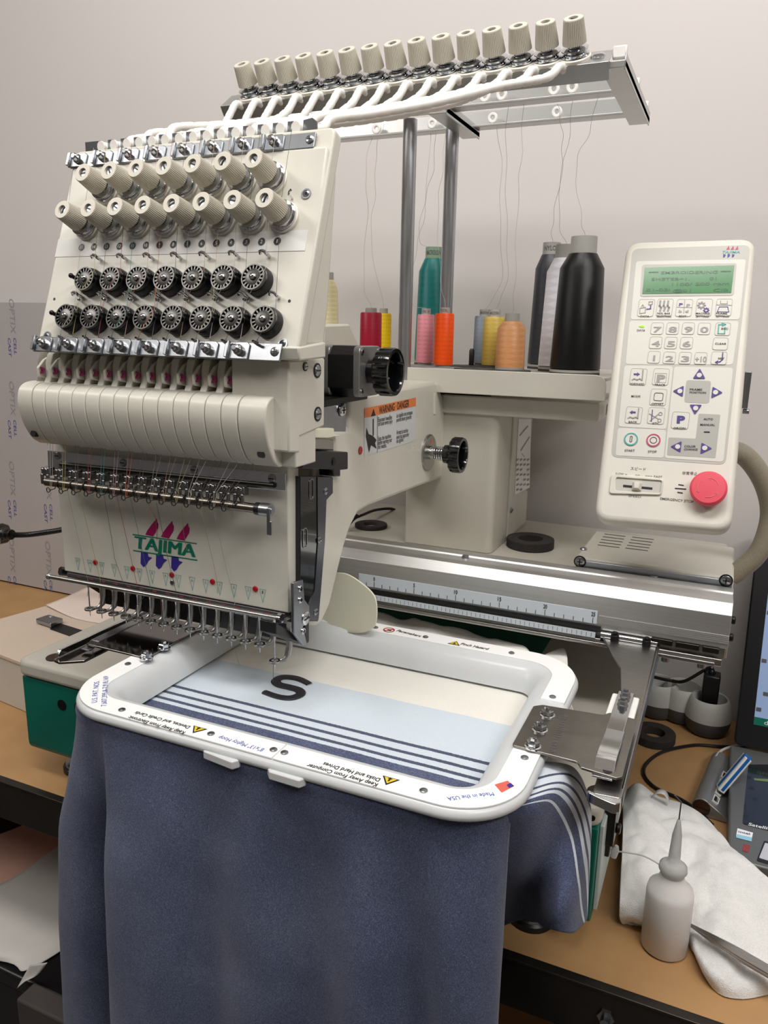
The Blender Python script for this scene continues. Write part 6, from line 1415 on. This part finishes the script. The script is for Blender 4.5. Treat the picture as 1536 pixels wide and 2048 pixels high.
mb.add(vs, [(2 * i, 2 * i + 1, 2 * i + 3, 2 * i + 2) for i in range(n - 1)]); tag(mb.build('ribbon_loop', mat('ribbon_sheer', (205, 205, 205), .4, var=.03), solid=.0004), 'pale ribbon loop at the corner of the white towel', 'ribbon')

# oil bottle
btm = mat('translucent_bottle', (242, 240, 237), .28, var=.01, trans=.2, ior=1.1, sub=.35); oilm = mat('clear_oil', (226, 219, 207), .3, var=.01)
c = P(1327, 1893, z=0); ob = thing('oil_bottle', (c.x, c.y, 0), 'translucent plastic oil bottle with a long needle tip', 'bottle'); T = M.Translation((c.x, c.y, .0006))
def hz(v, u=1333): return P(u, v, y=c.y).z
z1, z2, z3, z4, z5 = hz(1765), hz(1742), hz(1722), hz(1665), hz(1605)
R = .0205
mb = MB(); mb.lathe([(0, 0), (R - .002, 0), (R, .002), (R, z1 - .010), (R * .94, z1 - .004), (R * .60, z1 + .002), (R * .50, z2 - .002)], T, 40); bb = mb.build('bottle_body', btm, ob, smooth=50)
mb = MB(); mb.lathe([(0, .002), (R - .003, .002), (R - .002, .003), (R - .002, z1 - .014), (0, z1 - .014)], T, 36); mb.build('oil', oilm, ob, smooth=50)
mb = MB(); mb.lathe([(R * .50, z2 - .002), (R * .52, z2), (R * .60, z2 + .003), (R * .58, z3 - .003), (R * .40, z3), (R * .26, z3 + .003), (R * .20, z4), (R * .10, z4 + .012), (R * .08, z5 - .015), (.0006, z5 - .014)], T, 30); cp = mb.build('bottle_cap', mat('cap_frosted', (214, 214, 212), .35, var=.01, trans=.4, ior=1.2), ob, smooth=50)
mb = MB(); p0 = V((c.x, c.y, z5 - .016)); mb.tube([p0, V((c.x, c.y, z5 + .004)), P(1349, 1590, y=c.y)], .0006, 8); mb.build('needle_tip', zinc, cp)
mb = MB(); q = P(1228, 1702, y=c.y); mb.tube(catmull([V((c.x - .010, c.y, z3 - .006)), P(1290, 1713, y=c.y), P(1260, 1706, y=c.y), q], 6), .0007, 8); mb.tube([q + V((0, 0, -.006)), q + V((.001, 0, .001)), q + V((.002, 0, .006))], [.0030, .0036, .0018], 10); mb.build('cap_tether', cp.data.materials[0], ob)

# tweezers on the towel
tz = thing('tweezers', tw(1460, 1890, .022), 'steel tweezers lying on the white towel', 'tweezers')
for k, (h0, dv) in enumerate(((.030, 0), (.023, 7))):
    a = tw(1373, 1846, .024); b = tw(1450, 1890 + dv, .024 + (.010 if k == 0 else .004)); e = tw(1580, 1966 + dv, .030 if k == 0 else .024)
    ptsz = catmull([a, b, e], 8); mb = MB(); n = len(ptsz); vs = []
    for i, p in enumerate(ptsz):
        t = i / (n - 1); wd = .0006 + .0046 * min(1, t * 1.6); dr = (ptsz[min(i + 1, n - 1)] - ptsz[max(i - 1, 0)]).normalized(); sd_ = dr.cross(V((0, 0, 1))).normalized()
        for s, h in ((-1, 0), (1, 0), (1, .0012), (-1, .0012)): vs.append(p + sd_ * wd * s + V((0, 0, h)))
    fs = []
    for i in range(n - 1):
        for s in range(4): fs.append((i * 4 + s, i * 4 + (s + 1) % 4, (i + 1) * 4 + (s + 1) % 4, (i + 1) * 4 + s))
    fs += [(3, 2, 1, 0), tuple((n - 1) * 4 + s for s in range(4))]
    mb.add(vs, fs); mb.build('tweezer_arm', steel, tz)
